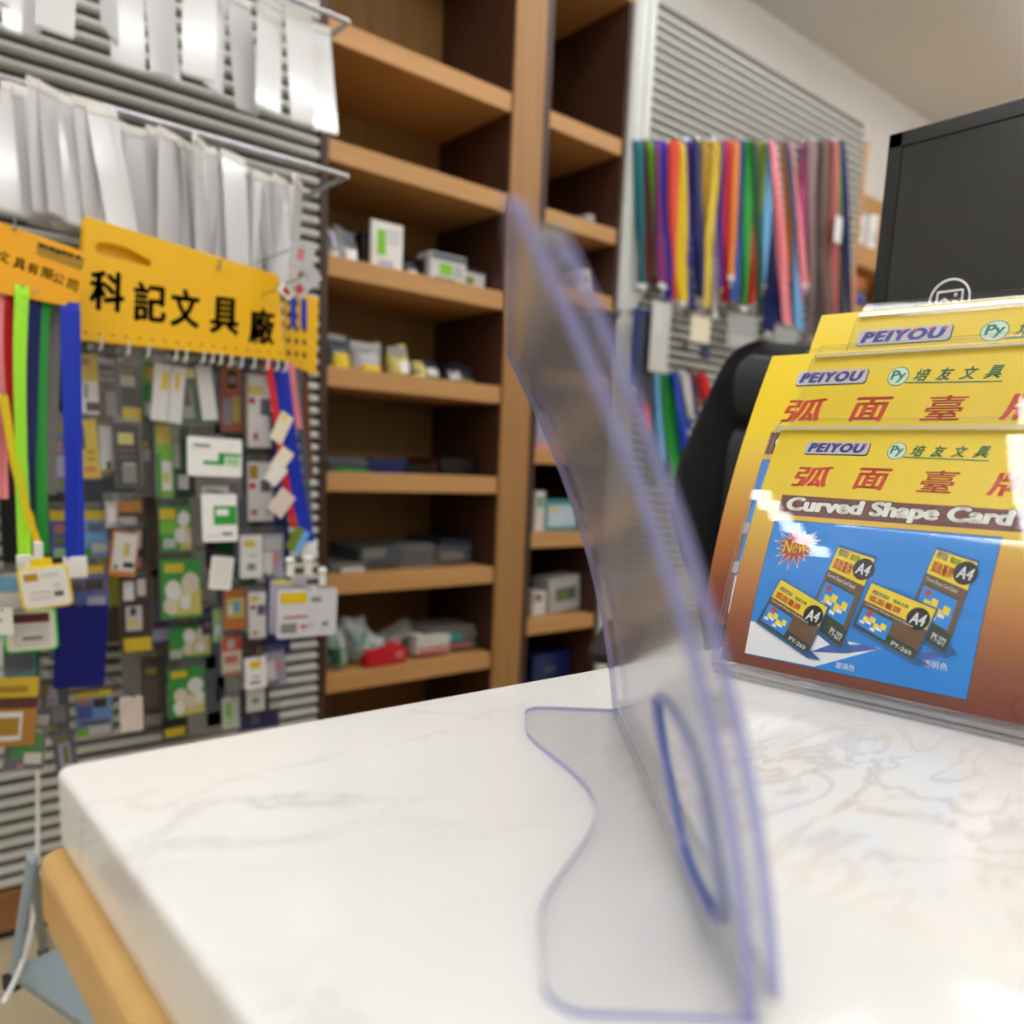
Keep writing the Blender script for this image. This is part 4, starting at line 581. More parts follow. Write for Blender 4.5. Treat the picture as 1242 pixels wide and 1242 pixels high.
BANNER = {'cable': [(0.2913, 1.72, 0.3877), (0.2822, 1.7, 0.2721), (0.2644, 1.62, 0.2347), (0.2342, 1.5, 0.1957), (0.2095, 1.4, 0.2017), (0.1729, 1.25, 0.2462),
           (0.1415, 1.15, 0.2712)],
 'chars': [(0.3873, 1.5, 1.2362), (0.4534, 1.5, 1.2284), (0.5115, 1.5, 1.2277), (0.5786, 1.5, 1.225), (0.6485, 1.5, 1.2162)],
 'gbadge': (0.2408, 1.42, 0.7055, 0.072, 0.0669),
 'hooks': [(0.3705, 1.5, 1.148), (0.4118, 1.5, 1.145), (0.443, 1.5, 1.1446), (0.4874, 1.5, 1.1443), (0.504, 1.5, 1.1448), (0.5336, 1.5, 1.1453),
           (0.5495, 1.5, 1.1456), (0.5641, 1.5, 1.1458), (0.5819, 1.5, 1.1449), (0.6014, 1.5, 1.1441), (0.6244, 1.5, 1.1452), (0.6494, 1.5, 1.1449),
           (0.6686, 1.5, 1.1454), (0.6847, 1.5, 1.1456)],
 'left': [(0.212, 1.43, 1.3001), (0.3411, 1.43, 1.2759), (0.3299, 1.43, 1.1931), (0.2067, 1.43, 1.1997)],
 'leftchars': [(0.2334, 1.43, 1.2491), (0.2527, 1.43, 1.2435), (0.2704, 1.43, 1.2398), (0.2884, 1.43, 1.236), (0.3035, 1.43, 1.2316), (0.3221, 1.43, 1.2253)],
 'logo': [(0.2775, 1.43, 1.2789), (0.3396, 1.43, 1.2662), (0.3355, 1.43, 1.2489), (0.2756, 1.43, 1.2614)],
 'main': [(0.3599, 1.5, 1.3448), (0.6823, 1.5, 1.3108), (0.693, 1.5, 1.1614), (0.3429, 1.5, 1.1548)],
 'peg': [(0.2488, 1.43, 1.2901), (0.5697, 1.5, 1.3039)],
 'right': [(0.7212, 1.56, 1.3017), (0.7921, 1.56, 1.2945), (0.7872, 1.56, 1.147), (0.7207, 1.56, 1.1638)],
 'slot': [(0.3726, 1.5, 1.3017), (0.4579, 1.5, 1.2933)],
 'ybadge': (0.2523, 1.36, 0.7798, 0.0668, 0.0638)}


# ------------------------------------------------------------------ room shell
YW = 1.80            # front plane of the slat panels and the bookcase
X0, X1, Y0, Y1, ZT = -2.4, 5.2, -2.6, 2.16, 2.80
fl = MB().quadbox(X0, X1, Y0, Y1, -0.06, -0.004).build('floor', M_GROUT)
structure(fl)
tm = MB().prism(rrect(0.296, 0.296, 0.004, 1), -0.006, 0.0, axis='z').mesh('tile', [M_TILE])
nt = 0
for i in range(int((X1 - X0) / 0.3)):
    for j in range(int((Y1 - Y0) / 0.3)):
        x, y = X0 + 0.15 + i * 0.3, Y0 + 0.16 + j * 0.3
        if -0.6 < x < 1.9 and y > 0.2 or nt < 0:
            place('tile', tm, fl, (x, y, 0)); nt += 1
rest = MB()
for i in range(int((X1 - X0) / 0.3)):
    for j in range(int((Y1 - Y0) / 0.3)):
        x, y = X0 + 0.15 + i * 0.3, Y0 + 0.16 + j * 0.3
        if not (-0.6 < x < 1.9 and y > 0.2):
            rest.quadbox(x - 0.148, x + 0.148, y - 0.148, y + 0.148, -0.006, 0.0)
rf = rest.build('tile_field', M_TILE, fl); rf['kind'] = 'stuff'
structure(MB().quadbox(X0, X1, Y0, Y1, ZT, ZT + 0.06).build('ceiling', M_CEIL))
structure(MB().quadbox(X0, X1, Y1, Y1 + 0.06, -0.06, ZT + 0.06).build('wall_back', M_WALL))
structure(MB().quadbox(X0, X1, Y0 - 0.06, Y0, -0.06, ZT + 0.06).build('wall_front', M_WALL))
structure(MB().quadbox(X0 - 0.06, X0, Y0 - 0.06, Y1 + 0.06, -0.06, ZT + 0.06).build('wall_left', M_WALL))
structure(MB().quadbox(X1, X1 + 0.06, Y0 - 0.06, Y1 + 0.06, -0.06, ZT + 0.06).build('wall_right', M_WALL))

# ceiling lights: long tubes in rows
M_TUBE = bpy.data.materials.new('lit_tube'); M_TUBE.use_nodes = True
_n = M_TUBE.node_tree.nodes; _n.remove(_n['Principled BSDF'])
_e = _n.new('ShaderNodeEmission'); _e.inputs[0].default_value = (0.955, 0.97, 1.0, 1); _e.inputs[1].default_value = LAMP
M_TUBE.node_tree.links.new(_e.outputs[0], _n['Material Output'].inputs[0])
hous = MB().quadbox(-0.6, 0.6, -0.05, 0.05, 0.0, 0.05).mesh('housing', [M_WHITEMETAL])
tubem = MB().prism([(-0.045, 0.0), (0.045, 0.0), (0.03, -0.03), (-0.03, -0.03)], -0.585, 0.585).mesh('lamp_tube', [M_TUBE])
LAMPS = [(-1.70, 1.54, 0), (-0.97, 0.60, 0), (0.17, 0.62, 90), (-1.62, 0.72, 90), (4.20, 1.20, 0), (1.10, 1.20, 0), (2.50, 1.20, 0), (3.60, 0.55, 90), (2.3, -0.25, 0), (1.0, -0.25, 0),
         (-1.6, -0.6, 0), (-0.3, -0.6, 0), (3.6, -1.0, 0), (-1.6, -1.8, 0), (-0.3, -1.8, 0), (1.0, -1.8, 0), (2.3, -1.8, 0)]
for x, y, a in LAMPS:
    t = tag(empty('ceiling_light', (x, y, ZT - 0.05), R(a)), 'long white tube light on the shop ceiling', 'ceiling light', 'tube lights on the ceiling')
    place('housing', hous, t); place('lamp_tube', tubem, t, rot=(0, 0, R(90)))

# ------------------------------------------------------------------ slat panels
def slat_panel(xa, xb, z0, z1, label):
    t = empty('slat_panel', ((xa + xb) / 2, YW, 0))
    tag(t, label, 'wall panel')
    w = xb - xa
    MB().quadbox(-w / 2, w / 2, 0.014, 0.03, z0, z1).build('backing', M_SLATGAP, t)
    n = int((z1 - z0) / 0.0278)
    prof = [(0.016, 0.0), (0.004, 0.001), (-0.001, 0.004), (-0.002, 0.009), (0.000, 0.0145), (0.005, 0.0175), (0.016, 0.0185)]
    b = MB()
    b.v = [(sx * w / 2, p[0], p[1]) for sx in (-1, 1) for p in prof]
    k = len(prof)
    b.f = [[i, i + 1, k + i + 1, k + i] for i in range(k - 1)] + [list(range(k))[::-1], list(range(k, 2 * k))]
    b.m = [0] * len(b.f)
    me = b.mesh('slat', [M_SLAT])
    for i in range(n):
        place('slat', me, t, (0, 0, z0 + 0.004 + i * 0.0278))
    return t
slat_panel(-0.75, 0.915, 0.105, 2.35, 'grey horizontal slat panel behind the hanging packets, left of the bookcase')
slat_panel(1.995, 3.24, 0.105, 2.35, 'grey horizontal slat panel behind the right lanyard rack')
for xa, xb, lb in ((-0.75, 0.915, 'brown wooden plinth board under the left slat panel'), (1.995, 3.24, 'brown wooden plinth board under the right slat panel')):
    tag(MB().quadbox(xa, xb, YW - 0.002, YW + 0.34, 0.018, 0.103).build('plinth_board', M_PLINTH, bevel=0.002), lb, 'plinth')
    tr = MB().quadbox(xa, xb, YW + 0.01, YW + 0.34, 0.0, 0.018).build('trim_1' if xa < 0 else 'trim_2', M_RUBBER); structure(tr)

# ------------------------------------------------------------------ bookcase
bk = tag(empty('bookcase', (1.42, YW, 0)), 'tall brown wooden bookcase with two bays of shelves between slat panels', 'bookcase')
def BX(name, xa, xb, ya, yb, za, zb, m, bev=0.0015): return MB().quadbox(xa - 1.42, xb - 1.42, ya, yb, za, zb).build(name, m, bk, bevel=bev)
BX('side_panel', 0.918, 0.938, 0.0, 0.335, 0, 2.30, M_MAHOG)
BX('side_panel', 1.568, 1.598, 0.004, 0.335, 0, 2.30, M_MAHOG)
BX('side_panel', 1.885, 1.899, 0.004, 0.335, 0, 2.30, M_MAHOG)
BX('pilaster', 1.464, 1.567, -0.004, 0.335, 0, 2.30, M_BEECHV)
BX('side_panel', 1.4605, 1.4639, 0.003, 0.325, 0.1, 2.299, M_MAHOG, 0)  # dark laminate liner; shade inside the bay is also put into its colour
BX('back_panel', 0.938, 1.464, 0.325, 0.34, 0, 2.30, M_BACK)
BX('back_panel', 1.598, 1.885, 0.325, 0.34, 0, 2.30, M_BACK)
BX('top_board', 0.918, 1.899, 0.0, 0.34, 2.30, 2.34, M_BEECH)
for z in (0.205, 0.452, 0.700, 0.952, 1.197, 1.443, 1.690, 1.935): BX('shelf', 0.939, 1.460, 0.002, 0.325, z - 0.046, z, M_BEECH)
for z in (0.285, 0.529, 0.791, 1.037, 1.262, 1.496, 1.688, 1.935): BX('shelf', 1.599, 1.884, 0.006, 0.325, z - 0.043, z, M_BEECH)
BX('kick_board', 0.938, 1.464, 0.02, 0.04, 0, 0.1, M_MAHOG); BX('kick_board', 1.598, 1.885, 0.02, 0.04, 0, 0.1, M_MAHOG)
po = MB().quadbox(-0.044, 0.044, 0, 0.05, 0, 2.36)
for gx in (-0.02, 0.02): po.quadbox(gx - 0.012, gx + 0.012, -0.005, 0.0, 0, 2.36)
tag(po.build('upright_post', M_WHITEMETAL, loc=(1.946, YW - 0.006, 0), bevel=0.002), 'white ribbed metal post between the bookcase and the lanyard rack', 'post')

# ------------------------------------------------------------------ far shelf beyond the lanyard rack
fs = tag(empty('shelf_unit', (4.07, 1.945, 0)), 'pale wooden shelf unit far off beyond the lanyard rack', 'shelf')
for xa, xb, ya, yb, za, zb, n_ in ((-0.82, -0.79, -0.14, 0.2, 0, 2.3, 'side_panel'), (0.79, 0.82, -0.14, 0.2, 0, 2.3, 'side_panel'), (-0.8, 0.8, 0.17, 0.19, 0, 2.3, 'back_panel'),
        (-0.79, 0.79, -0.14, 0.17, 1.84, 1.92, 'shelf'), (-0.79, 0.79, -0.14, 0.17, 1.62, 1.69, 'shelf'), (-0.79, 0.79, -0.14, 0.17, 1.15, 1.20, 'shelf'), (-0.79, 0.79, -0.14, 0.17, 0.5, 0.55, 'shelf')):
    MB().quadbox(xa, xb, ya, yb, za, zb).build(n_, M_BEECH, fs)
for xa, xb, za, zb, yy, dd, col, nm, cat, lb in (
        (3.285, 3.315, 1.9208, 2.03, 1.81, 0.2, 'white', 'binder', 'binder', 'white binder standing at the left end of the far wooden shelf'),
        (3.32, 3.35, 1.9208, 2.05, 1.82, 0.2, 'lilac', 'binder', 'binder', 'pale lilac binder, second on the far wooden shelf'),
        (3.355, 3.40, 1.9208, 2.04, 1.81, 0.2, 'offwhite', 'binder', 'binder', 'cream white binder, third on the far wooden shelf'),
        (3.405, 3.44, 1.9208, 2.06, 1.82, 0.2, 'white', 'binder', 'binder', 'tall white binder left of the monitor on the far shelf'),
        (3.30, 3.335, 1.6908, 1.80, 1.82, 0.1, 'rose', 'carton', 'package', 'small rose packet on the far lower shelf'),
        (3.34, 3.48, 1.6908, 1.78, 1.86, 0.1, 'olivegreen2', 'carton', 'package', 'olive packet behind the blue ball on the far shelf'),
        (3.275, 3.297, 1.6908, 1.745, 1.82, 0.06, 'teal2', 'carton', 'package', 'small teal packet on the far lower shelf'),
        (3.36, 3.48, 1.781, 1.83, 1.86, 0.1, 'orange', 'carton', 'package', 'orange box on the olive packet, far shelf')):
    o = MB().quadbox(-(xb - xa) / 2, (xb - xa) / 2, 0, dd, 0, zb - za).build(nm, plain('pack_' + col, HEX[col], 0.4, vary=0.1), None, ((xa + xb) / 2, yy, za), bevel=0.002)
    tag(o, lb, cat)
    if nm == 'binder':
        MB().quadbox(-(xb - xa) * 0.3, (xb - xa) * 0.3, -0.001, 0.0, 0.03, 0.07).build('spine_label', C('lightgrey'), o)
bl = MB()
for i in range(9):
    for k in range(16):
        a, b_ = math.pi * i / 8 - math.pi / 2, 2 * math.pi * k / 16
        bl.v.append((0.024 * math.cos(a) * math.cos(b_), 0.024 * math.cos(a) * math.sin(b_), 0.024 * math.sin(a)))
for i in range(8):
    for k in range(16): bl.f.append([i * 16 + k, i * 16 + (k + 1) % 16, (i + 1) * 16 + (k + 1) % 16, (i + 1) * 16 + k]); bl.m.append(0)
tag(bl.build('ball', C('royal2'), None, (3.375, 1.835, 1.7145), smooth=True), 'round blue ball on the far lower shelf', 'ball')

# ------------------------------------------------------------------ counter
CX0, CX1, CY0, CY1 = 0.0785, 2.05, -0.42, 0.4235
ct = empty('counter', (1.05, 0.0, 0))
tag(ct, 'white marble topped counter with a pale wooden edge below', 'counter')
def plan_round(x0, x1, y0, y1, r, n=8):
    return [(a + 1.05 - 1.05, b) for a, b in rrect(x1 - x0, y1 - y0, r, n, (x0 + x1) / 2, (y0 + y1) / 2)]
top = MB().prism([(p[0] - 1.05, p[1]) for p in rrect(CX1 - CX0, CY1 - CY0, 0.008, 8, (CX0 + CX1) / 2, (CY0 + CY1) / 2)], TT - 0.0395, TT, axis='z')
top.build('marble_top', M_MARBLE, ct, bevel=0.0035, seg=3)
wd_ = MB().prism([(p[0] - 1.05, p[1]) for p in rrect(CX1 - CX0 + 0.02, CY1 - CY0, 0.012, 8, (CX0 + CX1) / 2 - 0.0, (CY0 + CY1) / 2)], TT - 0.075, TT - 0.0395, axis='z')
wd_.build('wooden_edge', M_APRON, ct, bevel=0.006, seg=3)
MB().quadbox(0.42 - 1.05, 1.95 - 1.05, -0.32, 0.3, 0.0, TT - 0.075).build('cabinet_body', M_PLINTH, ct)

# ------------------------------------------------------------------ curved acrylic sign stands
def lean(h): return 1.144 * h * h + 0.109 * h
UNIT = 0.9148         # scale of the smallest stand; its print is measured in metres
class Flat:
    """flat print or sheet in stand coordinates (s along, h up), later bent onto the curved plate"""
    def __init__(s): s.bm = bmesh.new()
    def poly(s, pts, holes=()):
        if not holes:
            s.bm.faces.new([s.bm.verts.new((p[0], p[1], 0)) for p in pts])
        else:
            ed = []
            for lp in [pts] + list(holes):
                vs = [s.bm.verts.new((p[0], p[1], 0)) for p in lp]
                ed += [s.bm.edges.new((vs[i], vs[(i + 1) % len(vs)])) for i in range(len(vs))]
            bmesh.ops.triangle_fill(s.bm, edges=ed, use_beauty=True)
        return s
    def raw(s, vs, fs):
        V = [s.bm.verts.new((p[0], p[1], 0)) for p in vs]
        for f in fs:
            try: s.bm.faces.new([V[i] for i in f])
            except ValueError: pass
        return s
    def text(s, txt, x0, z0, x1, z1, bold=0.0, shear=0.0, rot=0.0, fn=None):
        vs, fs = text_flat(txt, bold, shear)
        out = []
        cx, cz = (x0 + x1) / 2, (z0 + z1) / 2
        for u, v in vs:
            if fn: out.append(fn(x0 + u * (x1 - x0), z0 + v * (z1 - z0))); continue
            x, z = x0 + u * (x1 - x0) - cx, z0 + v * (z1 - z0) - cz
            out.append((cx + x * math.cos(rot) - z * math.sin(rot), cz + x * math.sin(rot) + z * math.cos(rot)))
        return s.raw(out, fs)
    def bend(s, name, mats, parent, k, off0, off1=None, ks=None, ds=0.0, step=0.008):
        """ks: print scale; ds: shift along the stand; off: depth before (-) or behind (+) the plate"""
        bm = s.bm; ks = ks or 1.0
        for v in bm.verts: v.co.x = v.co.x * ks + ds; v.co.y *= ks
        hs = [v.co.y for v in bm.verts]
        h = math.ceil(min(hs) / (step * k)) * step * k
        while h < max(hs):
            bmesh.ops.bisect_plane(bm, geom=bm.verts[:] + bm.edges[:] + bm.faces[:], plane_co=(0, h, 0), plane_no=(0, 1, 0), dist=1e-6)
            h += step * k
        for f in bm.faces: f.material_index = 0
        if off1 is not None:
            f0 = bm.faces[:]
            bd = [e for e in bm.edges if len(e.link_faces) == 1]
            mp = {v: bm.verts.new((v.co.x, v.co.y, 1.0)) for v in bm.verts[:]}
            for f in f0: bm.faces.new([mp[v] for v in reversed(f.verts)]).material_index = 0
            for e in bd:
                a, b = e.verts
                low = max(a.co.y, b.co.y) < min(hs) + 1e-5
                bm.faces.new([b, a, mp[a], mp[b]]).material_index = 0 if low else len(mats) - 1
        for v in bm.verts:
            off = off0 if v.co.z < 0.5 else off1
            x, hh = v.co.x, v.co.y
            v.co = (x, k * lean(hh / k) + off, hh)
        bmesh.ops.recalc_face_normals(bm, faces=bm.faces)
        me = bpy.data.meshes.new(name); bm.to_mesh(me); bm.free()
        for m in mats: me.materials.append(m)
        return place(name, me, parent)
def rect(x0, z0, x1, z1): return [(x0, z0), (x1, z0), (x1, z1), (x0, z1)]
def disc(cx, cz, rx, rz, n=28): return [(cx + rx * math.cos(2 * math.pi * i / n), cz + rz * math.sin(2 * math.pi * i / n)) for i in range(n)]

def card_paper():
    m, N, L, P = nodes('printed_gradient_sheet')
    tc = N.new('ShaderNodeTexCoord'); sp = N.new('ShaderNodeSeparateXYZ')
    L.new(tc.outputs['Generated'], sp.inputs[0])
    rp = N.new('ShaderNodeValToRGB'); e = rp.color_ramp.elements
    e[0].position = 0.0; e[0].color = rgb('74341f')
    e[1].position = 1.0; e[1].color = rgb('efcf16')
    for p, c in ((0.16, '8e4a28'), (0.34, 'b9752c'), (0.5, 'd3a036'), (0.63, 'e4c030'), (0.72, 'eccc16')):
        q = e.new(p); q.color = rgb(c)
    L.new(sp.outputs['Z'], rp.inputs[0])
    L.new(rp.outputs[0], P.inputs['Base Color'])
    P.inputs['Roughness'].default_value = 0.35
    return m
M_CARD = card_paper()
PR = dict(badge='c3c2c0', navy='2c3290', red='d8401f', green='12805a', mint='cfe6d0', brown='6c2c22', cream='f0ece0', blue='0488e2', deep='0a5c9c', black='10120e',
          white='eef0f2', star='b4402c', yellow='f2d824', olive='2c3a20', bandb='6a4a2a', shade='3c62b4', outline='141414')
def PC(k): return plain('sheet_' + k, PR[k], 0.35, 0.5, vary=0.02)

def stand(name, label, loc, theta, k, card_dx=None, hole=False, Lw=0.29, edge=None, cs=1.0, sheet=None, T=0.0026):
    ang = math.atan2(-math.cos(theta), math.sin(theta))
    t = empty(name, loc, ang)
    tag(t, label, 'sign stand', 'curved clear sign stands on the counter')
    G = 0.0034
    clear = sheet or M_ACRYL
    L_ = Lw * k
    ed = edge or M_EDGE2
    fb, ft = 0.007 * k, 0.203 * k
    plate = rrect(L_, 0.212 * k, 0.004, 3, L_ / 2, 0.106 * k)
    if hole:            # D-shaped thumb hole low in the rear plate
        key = [(0.1824, 0.0623), (0.1748, 0.0430), (0.1895, 0.0212), (0.2080, 0.0080), (0.2520, 0.0100), (0.2619, 0.0223), (0.2563, 0.0412), (0.2508, 0.0603), (0.2246, 0.0675)]
        cyc = [(L_ - a, b, 0) for a, b in key]
        n = len(cyc); hp = []
        for q in range(n):
            p0, p1, p2, p3 = (Vector(cyc[(q + d) % n]) for d in (-1, 0, 1, 2))
            for t_ in (0, 0.25, 0.5, 0.75):
                v = 0.5 * ((2 * p1) + (p2 - p0) * t_ + (2 * p0 - 5 * p1 + 4 * p2 - p3) * t_ * t_ + (3 * p1 - p0 - 3 * p2 + p3) * t_ ** 3)
                hp.append((v.x, max(v.y, 0.006)))
        hx = sum(p[0] for p in hp) / len(hp); hz = sum(p[1] for p in hp) / len(hp)
        sc = lambda f: [(hx + (p[0] - hx) * f, hz + (p[1] - hz) * f) for p in hp]
        Flat().poly(plate, [hp]).bend('back_panel', [clear, ed], t, k, 0.0, T)
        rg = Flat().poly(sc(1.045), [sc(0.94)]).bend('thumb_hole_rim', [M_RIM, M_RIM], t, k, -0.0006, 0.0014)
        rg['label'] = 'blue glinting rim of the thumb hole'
    else:
        Flat().poly(plate).bend('back_panel', [clear, ed], t, k, 0.0, T)
    Flat().poly(rrect(L_, ft - fb, 0.004, 3, L_ / 2, (ft + fb) / 2)).bend('front_panel', [clear, ed], t, k, -G - T, -G)
    # folded rim along the top and ledge along the foot of the pocket
    Flat().poly(rect(0.001, ft - 0.0006, L_ - 0.001, ft + 0.0026)).bend('top_rim', [M_EDGE2, M_EDGE2], t, k, -G - T, -0.0002)
    Flat().poly(rect(0.001, fb - 0.0006, L_ - 0.001, fb + 0.0022)).bend('bottom_ledge', [M_EDGE2, M_EDGE2], t, k, -G - T, -0.0002)
    for s0 in (0.0005, L_ - 0.0055):
        for h0 in (0.084 * k, 0.116 * k):
            Flat().poly(rect(s0, h0, s0 + 0.005, h0 + 0.009 * k)).bend('spacer', [M_EDGE2, M_EDGE2], t, k, -G, -0.0002)
    # foot: flat tongue with a wave cut out of its rear edge
    d = 0.0585 * k
    pts = [(0.0, 0.0), (0.0, d - 0.012)] + [(0.012 - 0.012 * math.cos(a), d - 0.012 + 0.012 * math.sin(a)) for a in (R(30), R(60), R(90))]
    n = 30
    for i in range(n + 1):
        s = 0.045 * k + (L_ - 0.09 * k) * i / n
        u = i / n
        pts.append((s, d - 0.0285 * k * (0.5 - 0.5 * math.cos(2 * math.pi * u)) ** 0.8))
    pts += [(L_ - 0.012 + 0.012 * math.sin(a), d - 0.012 + 0.012 * math.cos(a)) for a in (0, R(30), R(60), R(90))] + [(L_, 0.0)]
    fm = MB(); b = len(pts)
    fm.prism(pts, 0.0, 0.0024, axis='z')
    fm.m = [0, 0] + [1] * b
    fm.build('foot', [clear, ed], t, loc=(0, 0.0, 0.0004))
    if card_dx is None: return t
    # printed insert
    ks = k / UNIT * cs
    kz = k / UNIT
    W0, W1, H0, H1 = 0.005, 0.255, 0.0115, 0.189
    lay = [0]
    def put(fl, nm, m, lvl, parent=None):
        # horizontal and vertical print scale may differ a little between sheet sizes
        for v in fl.bm.verts: v.co.x *= ks / kz
        o = fl.bend(nm, [m], parent or t, k, -0.0014 - 0.00012 * lvl, None, kz, card_dx)
        return o
    c = Flat().poly(rect(W0, H0, W1, H1))
    for v in c.bm.verts: v.co.x *= ks / kz
    card = c.bend('printed_sheet', [M_CARD, PC('cream')], t, k, -0.0014, -0.0009, kz, card_dx)
    put(Flat().poly([(0.0238, 0.122), (0.255, 0.1225), (0.255, 0.1345), (0.0238, 0.1365)]), 'title_band', PC('brown'), 1, card)
    put(Flat().poly(rect(0.0236, 0.0192, 0.1752, 0.1186)), 'picture_outline', PC('outline'), 1, card)
    put(Flat().poly(rect(0.0240, 0.0196, 0.1748, 0.1182)), 'blue_picture', PC('blue'), 2, card)
    put(Flat().poly([(0.0240, 0.0437), (0.1193, 0.0408), (0.0775, 0.0205), (0.0240, 0.0200)]), 'white_ground', PC('white'), 3, card)
    put(Flat().poly([(0.073, 0.0300), (0.098, 0.0335), (0.119, 0.0405), (0.108, 0.0415), (0.085, 0.0370)]).poly([(0.142, 0.036), (0.165, 0.046), (0.158, 0.0475), (0.140, 0.041)]).poly([(0.120, 0.0415), (0.140, 0.0365), (0.1415, 0.0395), (0.122, 0.0455)]), 'printed_shadow', PC('shade'), 4, card)
    # logo plate, round mark, shop characters
    put(Flat().poly(rrect(0.0475, 0.0098, 0.002, 3, 0.0538, 0.1715)), 'logo_shadow', PC('outline'), 1, card)
    put(Flat().poly(rrect(0.0470, 0.0092, 0.002, 3, 0.0533, 0.1721)), 'logo_plate', PC('badge'), 2, card)
    put(Flat().text('PEIYOU', 0.0328, 0.1691, 0.0738, 0.1752, 0.075, 0.2), 'logo_lettering', PC('navy'), 3, card)
    dots = Flat()
    for i, x in enumerate((0.0372, 0.0452, 0.0515, 0.0580, 0.0655, 0.0725)): dots.poly([(x, 0.1752), (x + 0.0028, 0.1752), (x + 0.0010, 0.1734)])
    put(dots, 'red_dots', PC('red'), 4, card)
    put(Flat().poly(disc(0.0967, 0.1706, 0.0064, 0.0060)), 'round_mark_ring', PC('green'), 1, card)
    put(Flat().poly(disc(0.0967, 0.1706, 0.0059, 0.0055)), 'round_mark', PC('mint'), 2, card)
    g = Flat().text('Py', 0.0926, 0.1668, 0.1010, 0.1742, 0.035, 0.1)
    for i, ch in enumerate('培友文具'):
        x = 0.1062 + i * 0.0131
        g.text(ch, x, 0.1672, x + 0.0092, 0.1746, 0.025, 0.3)
    g.poly([(0.1022, 0.1660), (0.1560, 0.1650), (0.1560, 0.1656), (0.1022, 0.1669)])
    put(g, 'green_lettering', PC('green'), 3, card)
    rd = Flat()
    for ch, xa, xb in (('弧', 0.0286, 0.0560), ('面', 0.0745, 0.0975), ('臺', 0.1172, 0.1410), ('牌', 0.1600, 0.1860)):
        rd.text(ch, xa, 0.1435, xb, 0.1580, 0.012 if ch == '臺' else 0.028, 0.14)
    put(rd, 'red_characters', PC('red'), 1, card)
    put(Flat().text('Curved Shape Card Stand', 0.0300, 0.1228, 0.2250, 0.1354, 0.105, 0.05), 'title_outline', PC('outline'), 2, card)
    put(Flat().text('Curved Shape Card Stand', 0.0303, 0.1231, 0.2247, 0.1350, 0.062, 0.05), 'title_lettering', PC('cream'), 3, card)
    # starburst
    def burst(f, cx, cz, rx, rz, seed, n=15):
        rnd = random.Random(seed); pts = []
        for i in range(n * 2):
            a = math.pi * i / n; q = (0.72 + 0.3 * rnd.random()) if i % 2 == 0 else 0.42 + 0.06 * rnd.random()
            pts.append((cx + rx * q * math.cos(a), cz + rz * q * math.sin(a)))
        return f.poly(pts)
    put(burst(Flat(), 0.0452, 0.1000, 0.0208, 0.0176, 5), 'burst_outline', PC('white'), 4, card)
    put(burst(Flat(), 0.0452, 0.1000, 0.0188, 0.0158, 5), 'burst', PC('star'), 5, card)
    put(Flat().text('New', 0.0360, 0.0958, 0.0545, 0.1048, 0.012, 0.25, R(6)), 'burst_lettering', PC('yellow'), 6, card)
    put(Flat().text('玻璃色', 0.0920, 0.0226, 0.1050, 0.0270).text('透明色', 0.1462, 0.0344, 0.1612, 0.0390), 'caption', PC('white'), 4, card)
    # the four little stands of the picture
    def mini(TL, TR, BR, BL, num, tall, lvl):
        def fn(u, v):
            a = [(BL[i] * (1 - u) + BR[i] * u) * (1 - v) + (TL[i] * (1 - u) + TR[i] * u) * v for i in (0, 1)]
            return tuple(a)
        q = lambda x0, z0, x1, z1: [fn(x0, z0), fn(x1, z0), fn(x1, z1), fn(x0, z1)]
        put(Flat().poly([fn(-0.03, -0.05), fn(1.03, -0.05), fn(1.24, 0.06), fn(1.02, 0.12), fn(1.03, 1.03), fn(-0.02, 1.03)]), 'pictured_plastic', PC('deep'), lvl, card)
        put(Flat().poly(q(0, 0, 1, 1)), 'pictured_sheet', PC('olive'), lvl + 1, card)
        yb, bb = (0.70, 0.58) if tall else (0.60, 0.49)
        put(Flat().poly(q(0, yb, 1, 1)), 'pictured_yellow', PC('yellow'), lvl + 2, card)
        br = Flat().poly(q(0, bb, 1, yb))
        if tall: br.poly(q(0, 0.2, 0.06, bb)).poly(q(0.88, 0.2, 1, bb))
        else: br.poly(q(0.52, 0.2, 1, bb))
        put(br, 'pictured_band', PC('bandb'), lvl + 2, card)
        put(Flat().poly(q(0.06, 0.22, 0.88, bb - 0.02) if tall else q(0.03, 0.06, 0.52, bb - 0.03)), 'pictured_inset', PC('blue'), lvl + 3, card)
        ins = Flat(); wh = Flat()
        for (a, b) in ((0.15, 0.42), (0.36, 0.62), (0.55, 0.3), (0.76, 0.55)):
            if tall: x, z, w, h = 0.08 + a * 0.75, 0.23 + b * 0.24, 0.15, 0.09
            else: x, z, w, h = 0.03 + a * 0.46, 0.08 + b * 0.27, 0.085, 0.11
            ins.poly(q(x, z, x + w, z + h)); wh.poly(q(x - w * 0.4, z - h * 0.55, x + w * 0.5, z - h * 0.1))
        put(ins, 'pictured_stand', PC('yellow'), lvl + 4, card)
        put(wh, 'pictured_foot', PC('white'), lvl + 5, card)
        bu = Flat(); p = fn(0.22, 0.5) if tall else fn(0.16, 0.40); burst(bu, p[0], p[1], 0.0036, 0.0032, 8, 9)
        put(bu, 'pictured_burst', PC('star'), lvl + 5, card)
        p = fn(0.83, 0.72) if not tall else fn(0.83, 0.86)
        put(Flat().poly(disc(p[0], p[1], 0.0072, 0.0072)), 'pictured_disc', PC('black'), lvl + 4, card)
        put(Flat().text('A4', p[0] - 0.0045, p[1] - 0.0036, p[0] + 0.0045, p[1] + 0.0036, 0.03, 0.1, R(-8)), 'pictured_size', PC('white'), lvl + 6, card)
